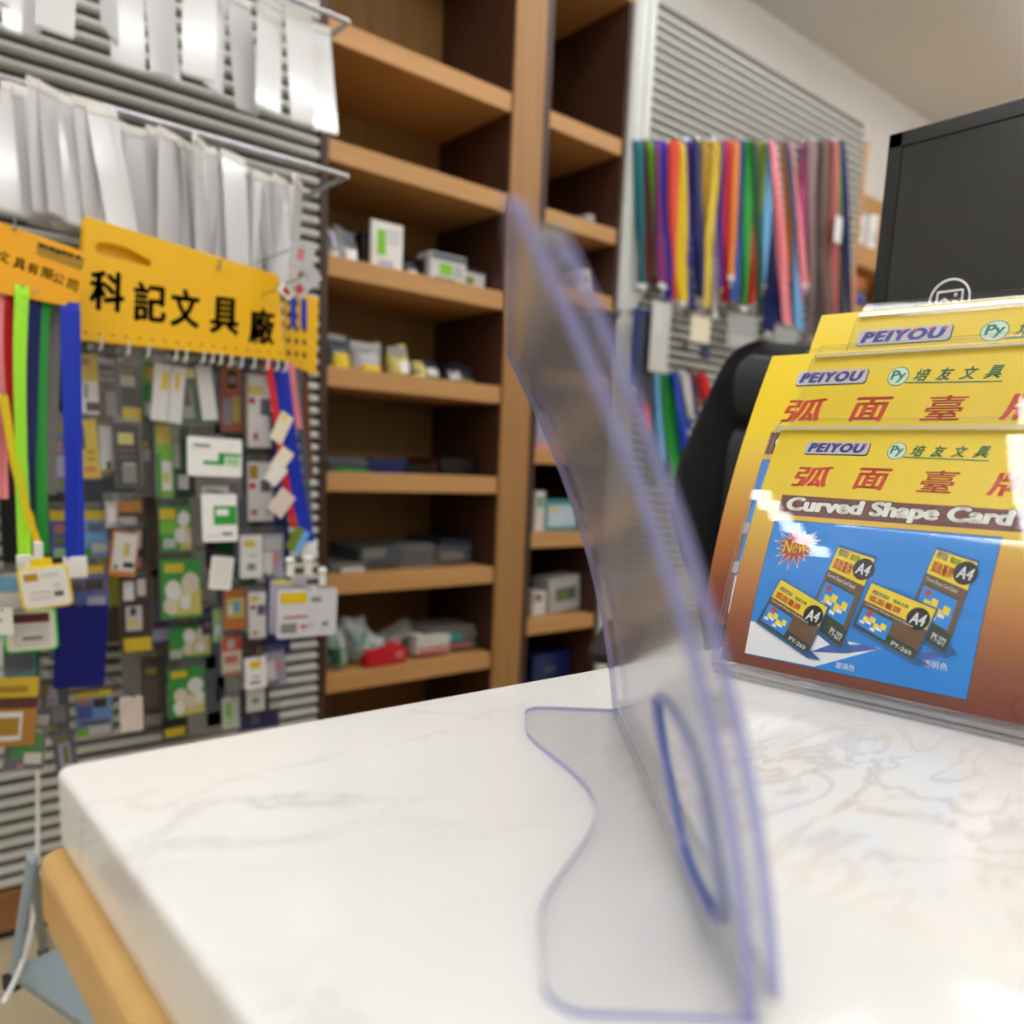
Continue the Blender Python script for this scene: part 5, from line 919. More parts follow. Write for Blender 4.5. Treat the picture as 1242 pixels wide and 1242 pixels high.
        put(Flat().text('弧面臺牌', 0.06, yb + 0.04, 0.56, yb + 0.17, 0.02, 0, fn=fn), 'pictured_red', PC('red'), lvl + 4, card)
        put(Flat().text('PEIYOU', 0.07, yb + 0.21, 0.33, yb + 0.29, 0.03, 0.2, fn=fn), 'pictured_logo', PC('navy'), lvl + 4, card)
        put(Flat().text('培友文具', 0.40, yb + 0.21, 0.64, yb + 0.28, 0.02, 0, fn=fn), 'pictured_green', PC('green'), lvl + 4, card)
        put(Flat().text('Curved Shape Card Stand', 0.04, bb + 0.03, 0.80, yb - 0.03, 0.02, 0, fn=fn), 'pictured_title', PC('cream'), lvl + 4, card)
        put(Flat().text(num, 0.62, 0.05, 0.93, 0.13, 0.03, 0, fn=fn), 'pictured_number', PC('white'), lvl + 4, card)
    m_ = 0.001
    S = lambda *p: tuple(v * m_ for v in p)
    mini(S(76.6, 102.9), S(103.0, 97.5), S(93.6, 36.4), S(66.0, 50.5), 'PY-277', True, 5)
    mini(S(139.7, 107.6), S(165.2, 101.7), S(158.5, 44.9), S(131.0, 57.0), 'PY-277', True, 5)
    mini(S(41.2, 76.2), S(79.3, 61.9), S(71.3, 27.8), S(30.5, 44.5), 'PY-269', False, 13)
    mini(S(105.0, 81.8), S(148.0, 70.7), S(141.1, 37.1), S(99.1, 53.0), 'PY-269', False, 13)
    return t

E1 = 0.0004
stand('sign_stand', 'smallest clear curved stand with a yellow printed sheet, foremost of the right group', (0.5162, 0.3660, TT + E1), 0.0841, 0.9148, 0.0)
stand('sign_stand', 'middle clear curved stand whose yellow sheet sticks out on the left', (0.6203, 0.4121, TT + E1), 0.0909, 1.268, -0.0500, cs=0.97)
stand('sign_stand', 'tallest clear curved stand at the back of the right group, below the tablet', (0.6812, 0.4100, TT + 0.0064), 0.1189, 1.4680, -0.0470, cs=1.09)
stand('sign_stand', 'empty clear curved stand wedged behind the middle yellow one', (0.6500, 0.4440, TT + 0.0032), 0.0909, 1.268, None)
dv = Vector((0.639, 0.769)).normalized()
Bf = Vector((0.349, 0.311)) * (0.15 / 0.14)
o0 = Bf - dv * 0.29
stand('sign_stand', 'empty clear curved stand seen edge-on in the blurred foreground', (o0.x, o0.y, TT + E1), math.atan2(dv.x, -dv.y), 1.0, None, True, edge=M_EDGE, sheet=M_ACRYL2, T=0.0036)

# ------------------------------------------------------------------ tablet behind the stands
mo = tag(empty('tablet', (0.95, 0.18, TT), 0), 'black upright tablet on a stand, its dark screen showing a round picture icon', 'tablet')
MZ0, MZ1, MY0, MY1 = 0.19, 0.53, 0.144, 0.318
MB().quadbox(0.0, 0.014, MY0, MY1, MZ0, MZ1).build('housing', M_BEZEL, mo, bevel=0.003)
fr = MB()
for a, b, c_, d_ in ((MY0, MY1, MZ0, MZ0 + 0.016), (MY0, MY1, MZ1 - 0.016, MZ1), (MY0, MY0 + 0.016, MZ0, MZ1), (MY1 - 0.016, MY1, MZ0, MZ1)): fr.quadbox(-0.004, 0.0, a, b, c_, d_)
fr.build('bezel', M_BEZEL, mo, bevel=0.001)
m_s, N_, L_s, P_s = nodes('dark_screen')
P_s.inputs['Base Color'].default_value = rgb('141416'); P_s.inputs['Roughness'].default_value = 0.08
P_s.inputs['Emission Color'].default_value = (0.9, 0.85, 0.8, 1); P_s.inputs['Emission Strength'].default_value = 0.012
MB().quadbox(-0.002, 0.0, MY0 + 0.016, MY1 - 0.016, MZ0 + 0.016, MZ1 - 0.016).build('screen', m_s, mo)
m_i = bpy.data.materials.new('lit_icon'); m_i.use_nodes = True
m_i.node_tree.nodes['Principled BSDF'].inputs['Emission Color'].default_value = (1, 0.97, 0.93, 1); m_i.node_tree.nodes['Principled BSDF'].inputs['Emission Strength'].default_value = 0.3
ic = MB(); iy, iz = 0.412 - 0.18, 0.345; ir = 0.0205
def ringpts(r): return [(iy + r * math.cos(2 * math.pi * i / 40), iz + r * math.sin(2 * math.pi * i / 40)) for i in range(40)]
def strip(pts, w, closed):
    n = len(pts)
    for i in range(n if closed else n - 1):
        a = Vector(pts[i]); b = Vector(pts[(i + 1) % n]); t_ = (b - a).normalized(); q = Vector((-t_.y, t_.x)) * w
        k0 = len(ic.v)
        for p in (a + q, a - q, b - q, b + q): ic.v.append((-0.0026, p.x, p.y))
        ic.f.append([k0, k0 + 1, k0 + 2, k0 + 3]); ic.m.append(0)
strip(ringpts(ir), 0.0008, True)
strip([(iy - 0.013, iz - 0.0095), (iy + 0.013, iz - 0.0095), (iy + 0.013, iz + 0.0085), (iy - 0.013, iz + 0.0085)], 0.0007, True)
strip([(iy + 0.013, iz - 0.007), (iy + 0.005, iz + 0.001), (iy - 0.002, iz - 0.006), (iy - 0.006, iz - 0.002), (iy - 0.012, iz - 0.007)], 0.0007, False)
strip([(iy - 0.006 + 0.0012 * math.cos(a), iz + 0.004 + 0.0012 * math.sin(a)) for a in [i * math.pi / 4 for i in range(8)]], 0.0006, True)
ic.build('screen_icon', m_i, mo)['label'] = 'pale outline of a picture inside a circle'
MB().tube([(0.05, 0.16, 0.008), (0.055, 0.17, 0.15), (0.016, 0.231, 0.30)], 0.011, 10).build('neck', M_BEZEL, mo, smooth=True)
MB().prism(rrect(0.14, 0.15, 0.02, 4, 0.05, 0.15), 0.0005, 0.010, axis='z').build('base', M_BEZEL, mo, bevel=0.002)

# ------------------------------------------------------------------ office chair behind the counter
ch = tag(empty('office_chair', (1.306, 0.772, 0), R(-53)), 'black padded office chair with winged back behind the sign stands', 'chair')
def back_sheet(prof, y0, bul, name, n=14, thick=0.07):
    """padded shape: half widths at heights, bulging toward local -y... faces front"""
    zs = [p[0] for p in prof]
    b = MB(); rows = []
    for z, hw, yo in prof:
        row = []
        for i in range(n + 1):
            u = -1 + 2 * i / n
            row.append((hw * u, y0 + yo - bul * (1 - u ** 4) + 0.05 * abs(u) ** 3 * -1, z))
        rows.append(row)
    for side in (0, 1):
        for row in rows:
            b.v += [(x, y + (thick * (1 - (2 * i / n - 1) ** 6) if side else 0), z) for i, (x, y, z) in enumerate(row)]
    m = n + 1; K = len(rows)
    for side in (0, 1):
        o_ = side * m * K
        for r_ in range(K - 1):
            for i in range(n):
                q = [o_ + r_ * m + i, o_ + r_ * m + i + 1, o_ + (r_ + 1) * m + i + 1, o_ + (r_ + 1) * m + i]
                b.f.append(q if side else q[::-1]); b.m.append(0)
    o_ = m * K
    for i in range(n):
        b.f.append([i, i + 1, o_ + i + 1, o_ + i]); b.m.append(0)
        j = (K - 1) * m + i
        b.f.append([j + 1, j, o_ + j, o_ + j + 1]); b.m.append(0)
    for r_ in range(K - 1):
        j = r_ * m; b.f.append([j + m, j, o_ + j, o_ + j + m]); b.m.append(0)
        j = r_ * m + n; b.f.append([j, j + m, o_ + j + m, o_ + j]); b.m.append(0)
    me = b.mesh(name, [M_LEATHER])
    o = place(name, me, ch, smooth=True)
    s = o.modifiers.new('smooth', 'SUBSURF'); s.levels = 1; s.render_levels = 1
    return o
back_sheet([(0.50, 0.10, 0.00), (0.56, 0.13, 0.0), (0.712, 0.150, 0.0), (0.786, 0.174, 0.0), (0.851, 0.204, 0.0), (0.916, 0.222, 0.0), (0.975, 0.225, 0.0), (1.026, 0.209, 0.005), (1.09, 0.186, 0.01), (1.16, 0.160, 0.015), (1.20, 0.139, 0.02), (1.215, 0.09, 0.025)], 0.02, 0.02, 'winged_back')
back_sheet([(0.60, 0.11, 0.0), (0.63, 0.128, -0.012), (0.80, 0.138, -0.02), (0.98, 0.138, -0.02), (1.045, 0.136, -0.012), (1.062, 0.125, 0.005)], -0.022, 0.025, 'back_cushion', thick=0.05)
back_sheet([(1.072, 0.118, 0.0), (1.09, 0.136, -0.014), (1.14, 0.138, -0.02), (1.17, 0.128, -0.006), (1.182, 0.11, 0.01)], -0.018, 0.025, 'head_cushion', thick=0.045)
MB().prism(rrect(0.5, 0.46, 0.08, 5, 0, -0.20), 0.44, 0.53, axis='z').build('seat', M_LEATHER, ch, bevel=0.03, seg=3, smooth=True)
MB().tube([(0, -0.18, 0.09), (0, -0.18, 0.44)], 0.028, 12).build('gas_column', M_RUBBER, ch)
sb = MB()
sb.tube([(0, -0.10, 0.45), (0, 0.06, 0.44), (0, 0.09, 0.75)], 0.022, 8)
sb.build('back_bracket', M_RUBBER, ch)
for i in range(5):
    a = R(72 * i + 20)
    lg = MB().tube([(0, -0.18, 0.10), (0.28 * math.cos(a), -0.18 + 0.28 * math.sin(a), 0.065)], [0.026, 0.016], 8).build('base_leg', M_RUBBER, ch)
    MB().tube([(0.28 * math.cos(a) - 0.012, -0.18 + 0.28 * math.sin(a), 0.027), (0.28 * math.cos(a) + 0.012, -0.18 + 0.28 * math.sin(a), 0.027)], 0.027, 12).build('caster', M_RUBBER, lg)
for sx in (-1, 1):
    MB().tube([(sx * 0.25, -0.1, 0.47), (sx * 0.29, -0.1, 0.5), (sx * 0.29, -0.1, 0.68)], 0.018, 8).build('arm_post', M_RUBBER, ch)
    MB().quadbox(sx * 0.29 - 0.04, sx * 0.29 + 0.04, -0.24, 0.02, 0.68, 0.71).build('armrest', M_LEATHER, ch, bevel=0.012)

# ------------------------------------------------------------------ hanging packets, badges and cards
def patches(rects, w, h, pick):
    """coloured rectangles printed on a w x h face, front toward -y"""
    b = MB(); mats = []
    for i, (x0, z0, x1, z1, c, *rd_) in enumerate(rects):
        if not pick(c): continue
        m = C(c)
        if m not in mats: mats.append(m)
        y = -0.0011 - 0.00022 * i
        if rd_:
            b.prism([(((x0 + x1) / 2 - 0.5 + (x1 - x0) / 2 * math.cos(q * math.pi / 6)) * w, ((z0 + z1) / 2 - 0.5 + (z1 - z0) / 2 * math.sin(q * math.pi / 6)) * h) for q in range(12)], y, y + 0.0002, mats.index(m))
        else:
            b.quadbox((x0 - 0.5) * w, (x1 - 0.5) * w, y, y + 0.0002, (z0 - 0.5) * h, (z1 - 0.5) * h, mats.index(m))
    return b, mats
def add_print(root, rects, w, h):
    for nm, pick in (('sticker', lambda c: c in ('yellow', 'paleyellow')), ('printed_patch', lambda c: c not in ('yellow', 'paleyellow'))):
        b, mats = patches(rects, w, h, pick)
        if b.f: b.build(nm, mats, root)
rnd = random.Random(4)
def hang(label, bx, tilt, col, rects, kind, cat, group=None, name=None):
    x, y, z, w, h = bx
    yw = R(rnd.uniform(-9, 9))
    if kind == 'pouch':
        pts = rrect(w + 0.008, h + 0.018, 0.004, 2, 0, 0.006)
        root = MB().prism(pts, -0.0042, -0.0038).build(name or 'clear_pouch', M_POUCH, None, (x, y, z), (0, R(tilt), yw))
        MB().prism(pts, 0.0038, 0.0042).build('rear_film', M_POUCH, root)
        MB().quadbox(-w / 2, w / 2, -0.0009, 0.0009, -h / 2, h / 2).build('printed_card', C(col), root)
        fl = MB().prism(rrect(0.022, 0.007, 0.003, 3, 0, h / 2 + 0.0095), -0.0046, -0.0036).build('hang_tab', M_POUCH, root)
    else:
        root = MB().prism(rrect(w, h, min(w, h) * 0.06, 2), -0.0009, 0.0009).build(name or 'hanging_card', C(col), None, (x, y, z), (0, R(tilt), yw))
    add_print(root, rects, w, h)
    tag(root, label, cat, group)
    return root
wire = MB().tube([(0, 0, 0), (0, 1, 0)], 0.0016, 6).mesh('peg_wire', [M_CHROME])
for label, bx, tilt, col, rects, kind, cat in PACKET_DATA:
    hang(label, bx, tilt, col, rects, kind, cat, 'packets on the slat panel hooks')
    x, y, z, w, h = bx
    k = empty('peg_hook', (x, YW - 0.003, z + h / 2 + 0.004))
    tag(k, 'thin chrome wire hook holding packets on the grey slat panel', 'hook', 'chrome wire hooks on the slat panel')
    a = place('peg_wire', wire, k); a.scale = (1, -(YW - 0.003 - y + 0.02), 1)
    MB().quadbox(-0.012, 0.012, -0.004, 0.002, -0.012, 0.012).build('back_plate', M_CHROME, k)
for label, bx, col in DEEP_DATA:
    x, y, z, w, h = bx
    tag(MB().quadbox(-w / 2, w / 2, -0.004, 0.004, -h / 2, h / 2).build('backing_card', C(col), None, (x, y, z), (0, R(rnd.uniform(-3, 3)), 0)), label, 'packet', 'packets hung deep on the hooks')
dk = ('brown2', 'slate', 'brown', 'black', 'darkgreen', 'slate2', 'brown2', 'grey')
for i in range(11):
    for j in range(7):
        w, h = 0.034 + 0.014 * rnd.random(), 0.085 + 0.03 * rnd.random()
        x = 0.30 + i * 0.046 + 0.008 * rnd.random(); z = 1.135 - j * 0.098 + 0.02 * rnd.random()
        if z - h / 2 < 0.62 - 0.02 * i and i < 5: continue
        o = MB().quadbox(-w / 2, w / 2, -0.005, 0.005, -h / 2, h / 2).build('backing_card', C(dk[rnd.randrange(8)]), None, (x, 1.735 + 0.02 * rnd.random(), z), (0, R(rnd.uniform(-3, 3)), 0))
        tag(o, 'dark packet hung deepest on the hooks, mostly hidden by the front packets', 'packet', 'deepest packets on the hooks')
for label, bx, tilt, col, rects, kind, cat in BADGE_DATA:
    hang(label, bx, tilt, col, rects, kind, cat, None, 'badge_card' if kind == 'card' else 'badge_pouch')
    if not any(q in label for q in ('tied', 'folded', 'olive green tag')):
        k = empty('peg_hook', (bx[0], YW - 0.003, bx[2] + bx[4] / 2 - 0.002))
        tag(k, 'chrome wire peg carrying a badge or card', 'hook', 'wire pegs holding badges')
        a = place('peg_wire', wire, k); a.scale = (1, -(YW - 0.003 - bx[1] + 0.004), 1)
        MB().quadbox(-0.012, 0.012, -0.004, 0.002, -0.012, 0.012).build('back_plate', M_CHROME, k)
def framed(label, bx, tilt, frame_mat, rects, tabmat):
    x, y, z, w, h = bx
    root = MB().prism(rrect(w, h, 0.009, 5), -0.003, 0.003).build('badge_holder', frame_mat, None, (x, y, z), (0, R(tilt), R(-6)), bevel=0.001)
    ins = MB().prism(rrect(w - 0.007, h - 0.007, 0.006, 4), -0.0042, -0.0030).build('insert_card', C('offwhite'), root)
    b, mats = patches(rects, w - 0.012, h - 0.012, lambda c: True)
    b.build('printed_patch', mats, root, (0, -0.0036, 0))
    MB().prism(rrect(0.028, 0.012, 0.003, 3, 0, h / 2 + 0.005), -0.002, 0.002).build('hang_tab', tabmat, root)
    tag(root, label, 'badge')
M_YFR = plain('yellow_plastic', 'f4d010', 0.3); M_GFR = plain('green_plastic', '54dc3c', 0.3)
framed('white badge in a yellow plastic frame at the left edge', BANNER['ybadge'], -6, M_YFR,
       [(0.03, 0.72, 0.36, 0.93, 'ochre'), (0.42, 0.8, 0.85, 0.9, 'lightgrey'), (0.68, 0.22, 0.9, 0.36, 'slate'), (0.1, 0.2, 0.6, 0.26, 'lightgrey'), (0.1, 0.36, 0.6, 0.42, 'lightgrey'), (0.7, 0.5, 0.86, 0.6, 'blush')], M_YFR)
framed('badge in a bright green plastic frame below the yellow one', BANNER['gbadge'], -1, M_GFR,
       [(0.1, 0.72, 0.92, 0.98, 'maroon'), (0.1, 0.05, 0.9, 0.66, 'lightgrey'), (0.3, 0.22, 0.75, 0.34, 'grey')], M_GFR)
for i, (x, y, z) in enumerate(CLASP_DATA):
    c = MB().quadbox(-0.006, 0.006, -0.004, 0.004, -0.016, 0.006).tube([(0, 0, 0.006), (0, 0, 0.012), (0, 0, 0.018)], [0.006, 0.009, 0.006], 10)
    tag(c.build('plastic_clip', M_WPLASTIC, None, (x, y, z), bevel=0.001), ['small white plastic clip, left above the price badge', 'large white round headed clip above the price badge', 'white plastic clip, right above the price badge'][i], 'clip')

# ------------------------------------------------------------------ lanyards
def lanyard(label, col, w, pts, clip, seed):
    rd = random.Random(seed)
    sp = catmull(pts, 6)
    base = sp[-1].copy()
    mat = fabric(col)
    b = MB()
    for back in (0, 1):
        off = Vector((rd.uniform(-0.08, 0.08) * w, 0.010, 0)) if back else Vector((0, 0, 0))
        ph = rd.uniform(0, 6); k0 = len(b.v); n = len(sp)
        for i, p in enumerate(sp):
            t = i / (n - 1)
            tw = math.sin(ph + t * 3.5) * (0.35 + 0.3 * back)
            conv = (1 - t) if back else 0.0
            q = p - base + off * (conv if back else 1)
            if i == 0: q = q + Vector((0, 0.004, 0.0))
            dx, dy = math.cos(tw) * w / 2, math.sin(tw) * w / 2
            for sx, sy in ((-1, -0.0006), (1, -0.0006), (1, 0.0006), (-1, 0.0006)):
                b.v.append((q.x + sx * dx, q.y + sx * dy + sy, q.z))
        for i in range(n - 1):
            for e in range(4):
                b.f.append([k0 + i * 4 + e, k0 + i * 4 + (e + 1) % 4, k0 + (i + 1) * 4 + (e + 1) % 4, k0 + (i + 1) * 4 + e]); b.m.append(0)
        b.f.append([k0, k0 + 1, k0 + 2, k0 + 3]); b.m.append(0)
        e = k0 + (n - 1) * 4; b.f.append([e + 3, e + 2, e + 1, e]); b.m.append(0)
    o = b.build('lanyard', mat, None, base)
    tag(o, label, 'lanyard', 'lanyards on the hooks')
    if clip == 'white':
        MB().quadbox(-w * 0.62, w * 0.62, -0.004, 0.005, -0.030, 0.004).build('clasp', M_WPLASTIC, o, bevel=0.002)
    elif clip == 'steel':
        cl = MB().quadbox(-w * 0.5, w * 0.5, -0.003, 0.004, -0.012, 0.003)
        cl.tube([(0, 0, -0.012), (0.006, 0, -0.02), (0.005, 0, -0.03), (-0.003, 0, -0.034), (-0.006, 0, -0.026)], 0.0022, 6)
        cl.build('swivel_hook', M_CHROME if seed % 3 else M_WPLASTIC, o)
    return o
def peg(x, y, z, label, group):
    k = empty('peg_hook', (x, YW - 0.003, z))
    tag(k, label, 'hook', group)
    a = place('peg_wire', wire, k); a.scale = (1, -(YW - 0.003 - y + 0.008), 1)
    MB().quadbox(-0.012, 0.012, -0.004, 0.002, -0.012, 0.012).build('back_plate', M_CHROME, k)
for i, (label, col, w, pts, clip) in enumerate(LANYARD_DATA):
    peg(pts[0][0], pts[0][1], pts[0][2] - 0.001, 'chrome wire peg with a lanyard looped over it', 'wire pegs holding the lanyards')
    lanyard(label, col, w, pts, clip, i)
# ------------------------------------------------------------------ yellow header boards
def header(name, label, pts, mat, slot=None):
    cx = sum(p[0] for p in pts) / 4; cy = pts[0][1]; cz = sum(p[2] for p in pts) / 4
    q = [(p[0] - cx, p[2] - cz) for p in pts]
    fl = bmesh.new()
    loops = [q] + ([slot(cx, cz)] if slot else [])
    ed = []
    for lp in loops:
        vs = [fl.verts.new((p[0], -0.0012, p[1])) for p in lp]
        ed += [fl.edges.new((vs[i], vs[(i + 1) % len(vs)])) for i in range(len(vs))]
    bmesh.ops.triangle_fill(fl, edges=ed, use_beauty=True)
    g = bmesh.ops.extrude_face_region(fl, geom=fl.faces[:])
    bmesh.ops.translate(fl, verts=[v for v in g['geom'] if isinstance(v, bmesh.types.BMVert)], vec=(0, 0.0024, 0))
    bmesh.ops.recalc_face_normals(fl, faces=fl.faces)
    me = bpy.data.meshes.new(name); fl.to_mesh(me); fl.free(); me.materials.append(mat)
    o = place(name, me, None, (cx, cy, cz)); tag(o, label, 'sign board')
    return o, cx, cy, cz
def letters(parent, items, mat, nm, y=-0.0016):
    """items: (text, x0, z0, x1, z1, bold, shear, rot) in the board's own plane"""
    b = MB()
    for txt, x0, z0, x1, z1, bold, sh, rot in items:
        vs, fs = text_flat(txt, bold, sh); k = len(b.v)
        cx, cz = (x0 + x1) / 2, (z0 + z1) / 2
        for u, v in vs:
            dx, dz = (u - 0.5) * (x1 - x0), (v - 0.5) * (z1 - z0)
            b.v.append((cx + dx * math.cos(rot) - dz * math.sin(rot), y, cz + dx * math.sin(rot) + dz * math.cos(rot)))
        for f in fs: b.f.append([k + i for i in f]); b.m.append(0)
    return b.build(nm, mat, parent)
BN = BANNER
def slot_main(cx, cz):
    (x0, _, z0), (x1, _, z1) = BN['slot']
    zm = (z0 + z1) / 2 + 0.004
    return [(x - cx, z - cz) for x, z in ((x0, zm + 0.002), (x0 + 0.003, zm - 0.010), (x1 - 0.002, zm - 0.016), (x1, zm - 0.006), ((x0 + x1) / 2 + 0.012, zm + 0.006), ((x0 + x1) / 2 - 0.01, zm + 0.010), (x0 + 0.006, zm + 0.008))]
hb, cx, cy, cz = header('header_board', 'large yellow header board with five black brush characters over the packets', BN['main'], M_BANNER, slot_main)
MB().prism([(p[0] - cx, p[2] - cz) for p in BN['main']], 0.020, 0.022).build('rear_leaf', M_BANNER, hb)
letters(hb, [(ch_, p[0] - cx - 0.0245, p[2] - cz - 0.030, p[0] - cx + 0.0245, p[2] - cz + 0.030, 0.042, 0.12, R(2)) for ch_, p in zip('科記文具廠', BN['chars'])], M_INK, 'lettering')
pr = MB()
for i in range(17):
    u = (i + 0.5) / 17
    x = BN['main'][3][0] + u * (BN['main'][2][0] - BN['main'][3][0]) - cx; z = BN['main'][3][2] + u * (BN['main'][2][2] - BN['main'][3][2]) - cz + 0.012
    pr.prism([(x + 0.0022 * math.cos(a * math.pi / 4), z + 0.0022 * math.sin(a * math.pi / 4)) for a in range(8)], -0.0017, -0.0013)
pr.build('punched_hole', M_BANNERHOLE, hb)['kind'] = 'stuff'
hl, cx, cy, cz = header('header_board', 'amber header board with black logo tag at the left edge, lanyards below', BN['left'], M_BANNER2)
lg = [(p[0] - cx, p[2] - cz) for p in BN['logo']]
MB().prism(lg, -0.0022, -0.0014).build('logo_tag', plain('logo_olive', 'a47c0a', 0.4), hl)
letters(hl, [('KEJEM', lg[3][0] + 0.004, lg[3][1] + 0.004, lg[1][0] - 0.006, lg[0][1] - 0.006, 0.04, 0.1, R(-8))], M_INK, 'logo_lettering', -0.0026)
letters(hl, [(ch_, p[0] - cx - 0.0075, p[2] - cz - 0.008, p[0] - cx + 0.0075, p[2] - cz + 0.008, 0.02, 0.1, R(-8)) for ch_, p in zip('文具有限公司', BN['leftchars'])], M_INK, 'lettering')
hr, cx, cy, cz = header('header_board', 'small yellow header board with a punched grid beside the bookcase', BN['right'], M_BANNER)
gx0, gx1 = BN['right'][3][0] - cx, BN['right'][2][0] - cx
ho = MB()
for i in range(3):
    for j in range(5):
        x = gx0 + 0.008 + i * 0.0165; z = 0.052 - j * 0.024
        ho.quadbox(x - 0.0035, x + 0.0035, -0.0018, -0.0013, z - 0.005, z + 0.005)
ho.build('punched_window', M_INK, hr)['kind'] = 'stuff'
for i in range(2):
    MB().quadbox(gx0 + 0.012 + i * 0.022, gx0 + 0.023 + i * 0.022, -0.004, -0.002, 0.005, 0.062).build('blue_ribbon', fabric('royal'), hr)
pegm = MB().tube([(0, 0.0, 0.0), (0, -0.012, 0.002), (0, -0.016, 0.018)], 0.0022, 8).tube([(0, 0.29, 0.004), (0, 0.0, 0.0)], 0.0010, 5, 1).mesh('peg_hook', [M_WPLASTIC, M_RUBBER])
for x, y, z in BN['hooks']:
    tag(place('peg_hook', pegm, None, (x, y - 0.012, z - 0.006)), 'white plastic hook tip poking out under the large yellow header', 'hook', 'white hook tips under the header')
darkpeg = MB().tube([(0, 0.3, 0), (0, -0.008, 0.0), (0, -0.012, 0.012)], 0.0022, 8).mesh('peg_hook', [M_CHROME])
for (x, y, z), lb in zip(BN['peg'], ('dark wire hook through the amber header board', 'dark wire hook through the large yellow header')):
    tag(place('peg_hook', darkpeg, None, (x, y, z)), lb, 'hook')

# clear sleeves crowded above the header board
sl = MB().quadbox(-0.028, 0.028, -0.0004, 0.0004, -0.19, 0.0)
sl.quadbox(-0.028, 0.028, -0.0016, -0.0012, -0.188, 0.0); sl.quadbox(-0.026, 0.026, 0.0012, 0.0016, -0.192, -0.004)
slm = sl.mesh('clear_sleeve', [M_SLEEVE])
tabm = MB().quadbox(-0.028, 0.028, -0.003, 0.003, -0.008, 0.006).mesh('header_tab', [C('offwhite')])
rs = random.Random(9)
for i in range(44):
    u = i / 43
    x = 0.30 + 0.46 * u; y = 1.56 + 0.10 * rs.random(); z = 1.545 - 0.012 * rs.random() - 0.035 * u
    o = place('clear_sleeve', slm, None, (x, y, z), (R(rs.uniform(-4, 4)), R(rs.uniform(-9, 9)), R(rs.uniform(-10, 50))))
    tag(o, 'clear glossy plastic sleeve hanging in the row above the yellow header', 'plastic sleeve', 'clear sleeves above the header')
    place('header_tab', tabm, o)
for i in range(26):
    u = i / 25
    x = -0.45 + 1.28 * u; y = 1.55 + 0.12 * rs.random(); z = 1.83 - 0.01 * rs.random()
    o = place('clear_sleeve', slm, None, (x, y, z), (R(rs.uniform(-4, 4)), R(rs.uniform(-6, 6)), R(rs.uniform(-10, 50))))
    tag(o, 'clear glossy plastic sleeve in the top row near the ceiling', 'plastic sleeve', 'clear sleeves in the top row')
    place('header_tab', tabm, o)
for z, lb in ((1.552, 'chrome rail carrying the clear sleeves above the yellow header'), (1.838, 'chrome rail carrying the topmost row of clear sleeves')):
    q = tag(MB().tube([(-0.6, 1.61, z), (0.88, 1.61, z)], 0.005, 8).build('hanging_rail', M_CHROME), lb, 'rail')
    for x in (-0.6, 0.88): MB().tube([(x, 1.795, z), (x, 1.61, z)], 0.005, 8).build('bracket', M_CHROME, q)

# ------------------------------------------------------------------ goods on the bookcase shelves
SHELF_TOPS = ((0.9, 1.465, (0.205, 0.452, 0.700, 0.952, 1.197, 1.443, 1.690)), (1.59, 1.89, (0.285, 0.529, 0.791, 1.037, 1.262, 1.496, 1.688)))
def crumple(w, d, h, seed, nx=6, nz=5):
    """soft plastic bag: pinched at the top, dented sides"""
    rd = random.Random(seed); b = MB()
    for side in (0, 1):
        for j in range(nz + 1):
            v = j / nz
            for i in range(nx + 1):
                u = i / nx
                bulge = (1 - (2 * u - 1) ** 4) * (1 - v ** 2.5) * d / 2
                jit = 0.12 * d * (rd.random() - 0.5)
                x = (u - 0.5) * w * (1 - 0.12 * v + 0.05 * math.sin(7 * v + seed)); z = (v - 0.5) * h + (0.08 * h * math.sin(5 * u + seed) * v)
                b.v.append((x, (-1 if side == 0 else 1) * (bulge + 0.0015) + jit * (0 < u < 1), z))
    m = nx + 1; K = m * (nz + 1)
    for side in (0, 1):
        for j in range(nz):
            for i in range(nx):
                q = [side * K + j * m + i, side * K + j * m + i + 1, side * K + (j + 1) * m + i + 1, side * K + (j + 1) * m + i]
                b.f.append(q if side == 0 else q[::-1]); b.m.append(0)
    for j in range(nz):
        for i in (0, nx):
            q = [j * m + i, (j + 1) * m + i, K + (j + 1) * m + i, K + j * m + i]; b.f.append(q); b.m.append(0)
    for i in range(nx):
        for j in (0, nz):
            q = [j * m + i, j * m + i + 1, K + j * m + i + 1, K + j * m + i]; b.f.append(q); b.m.append(0)
    return b
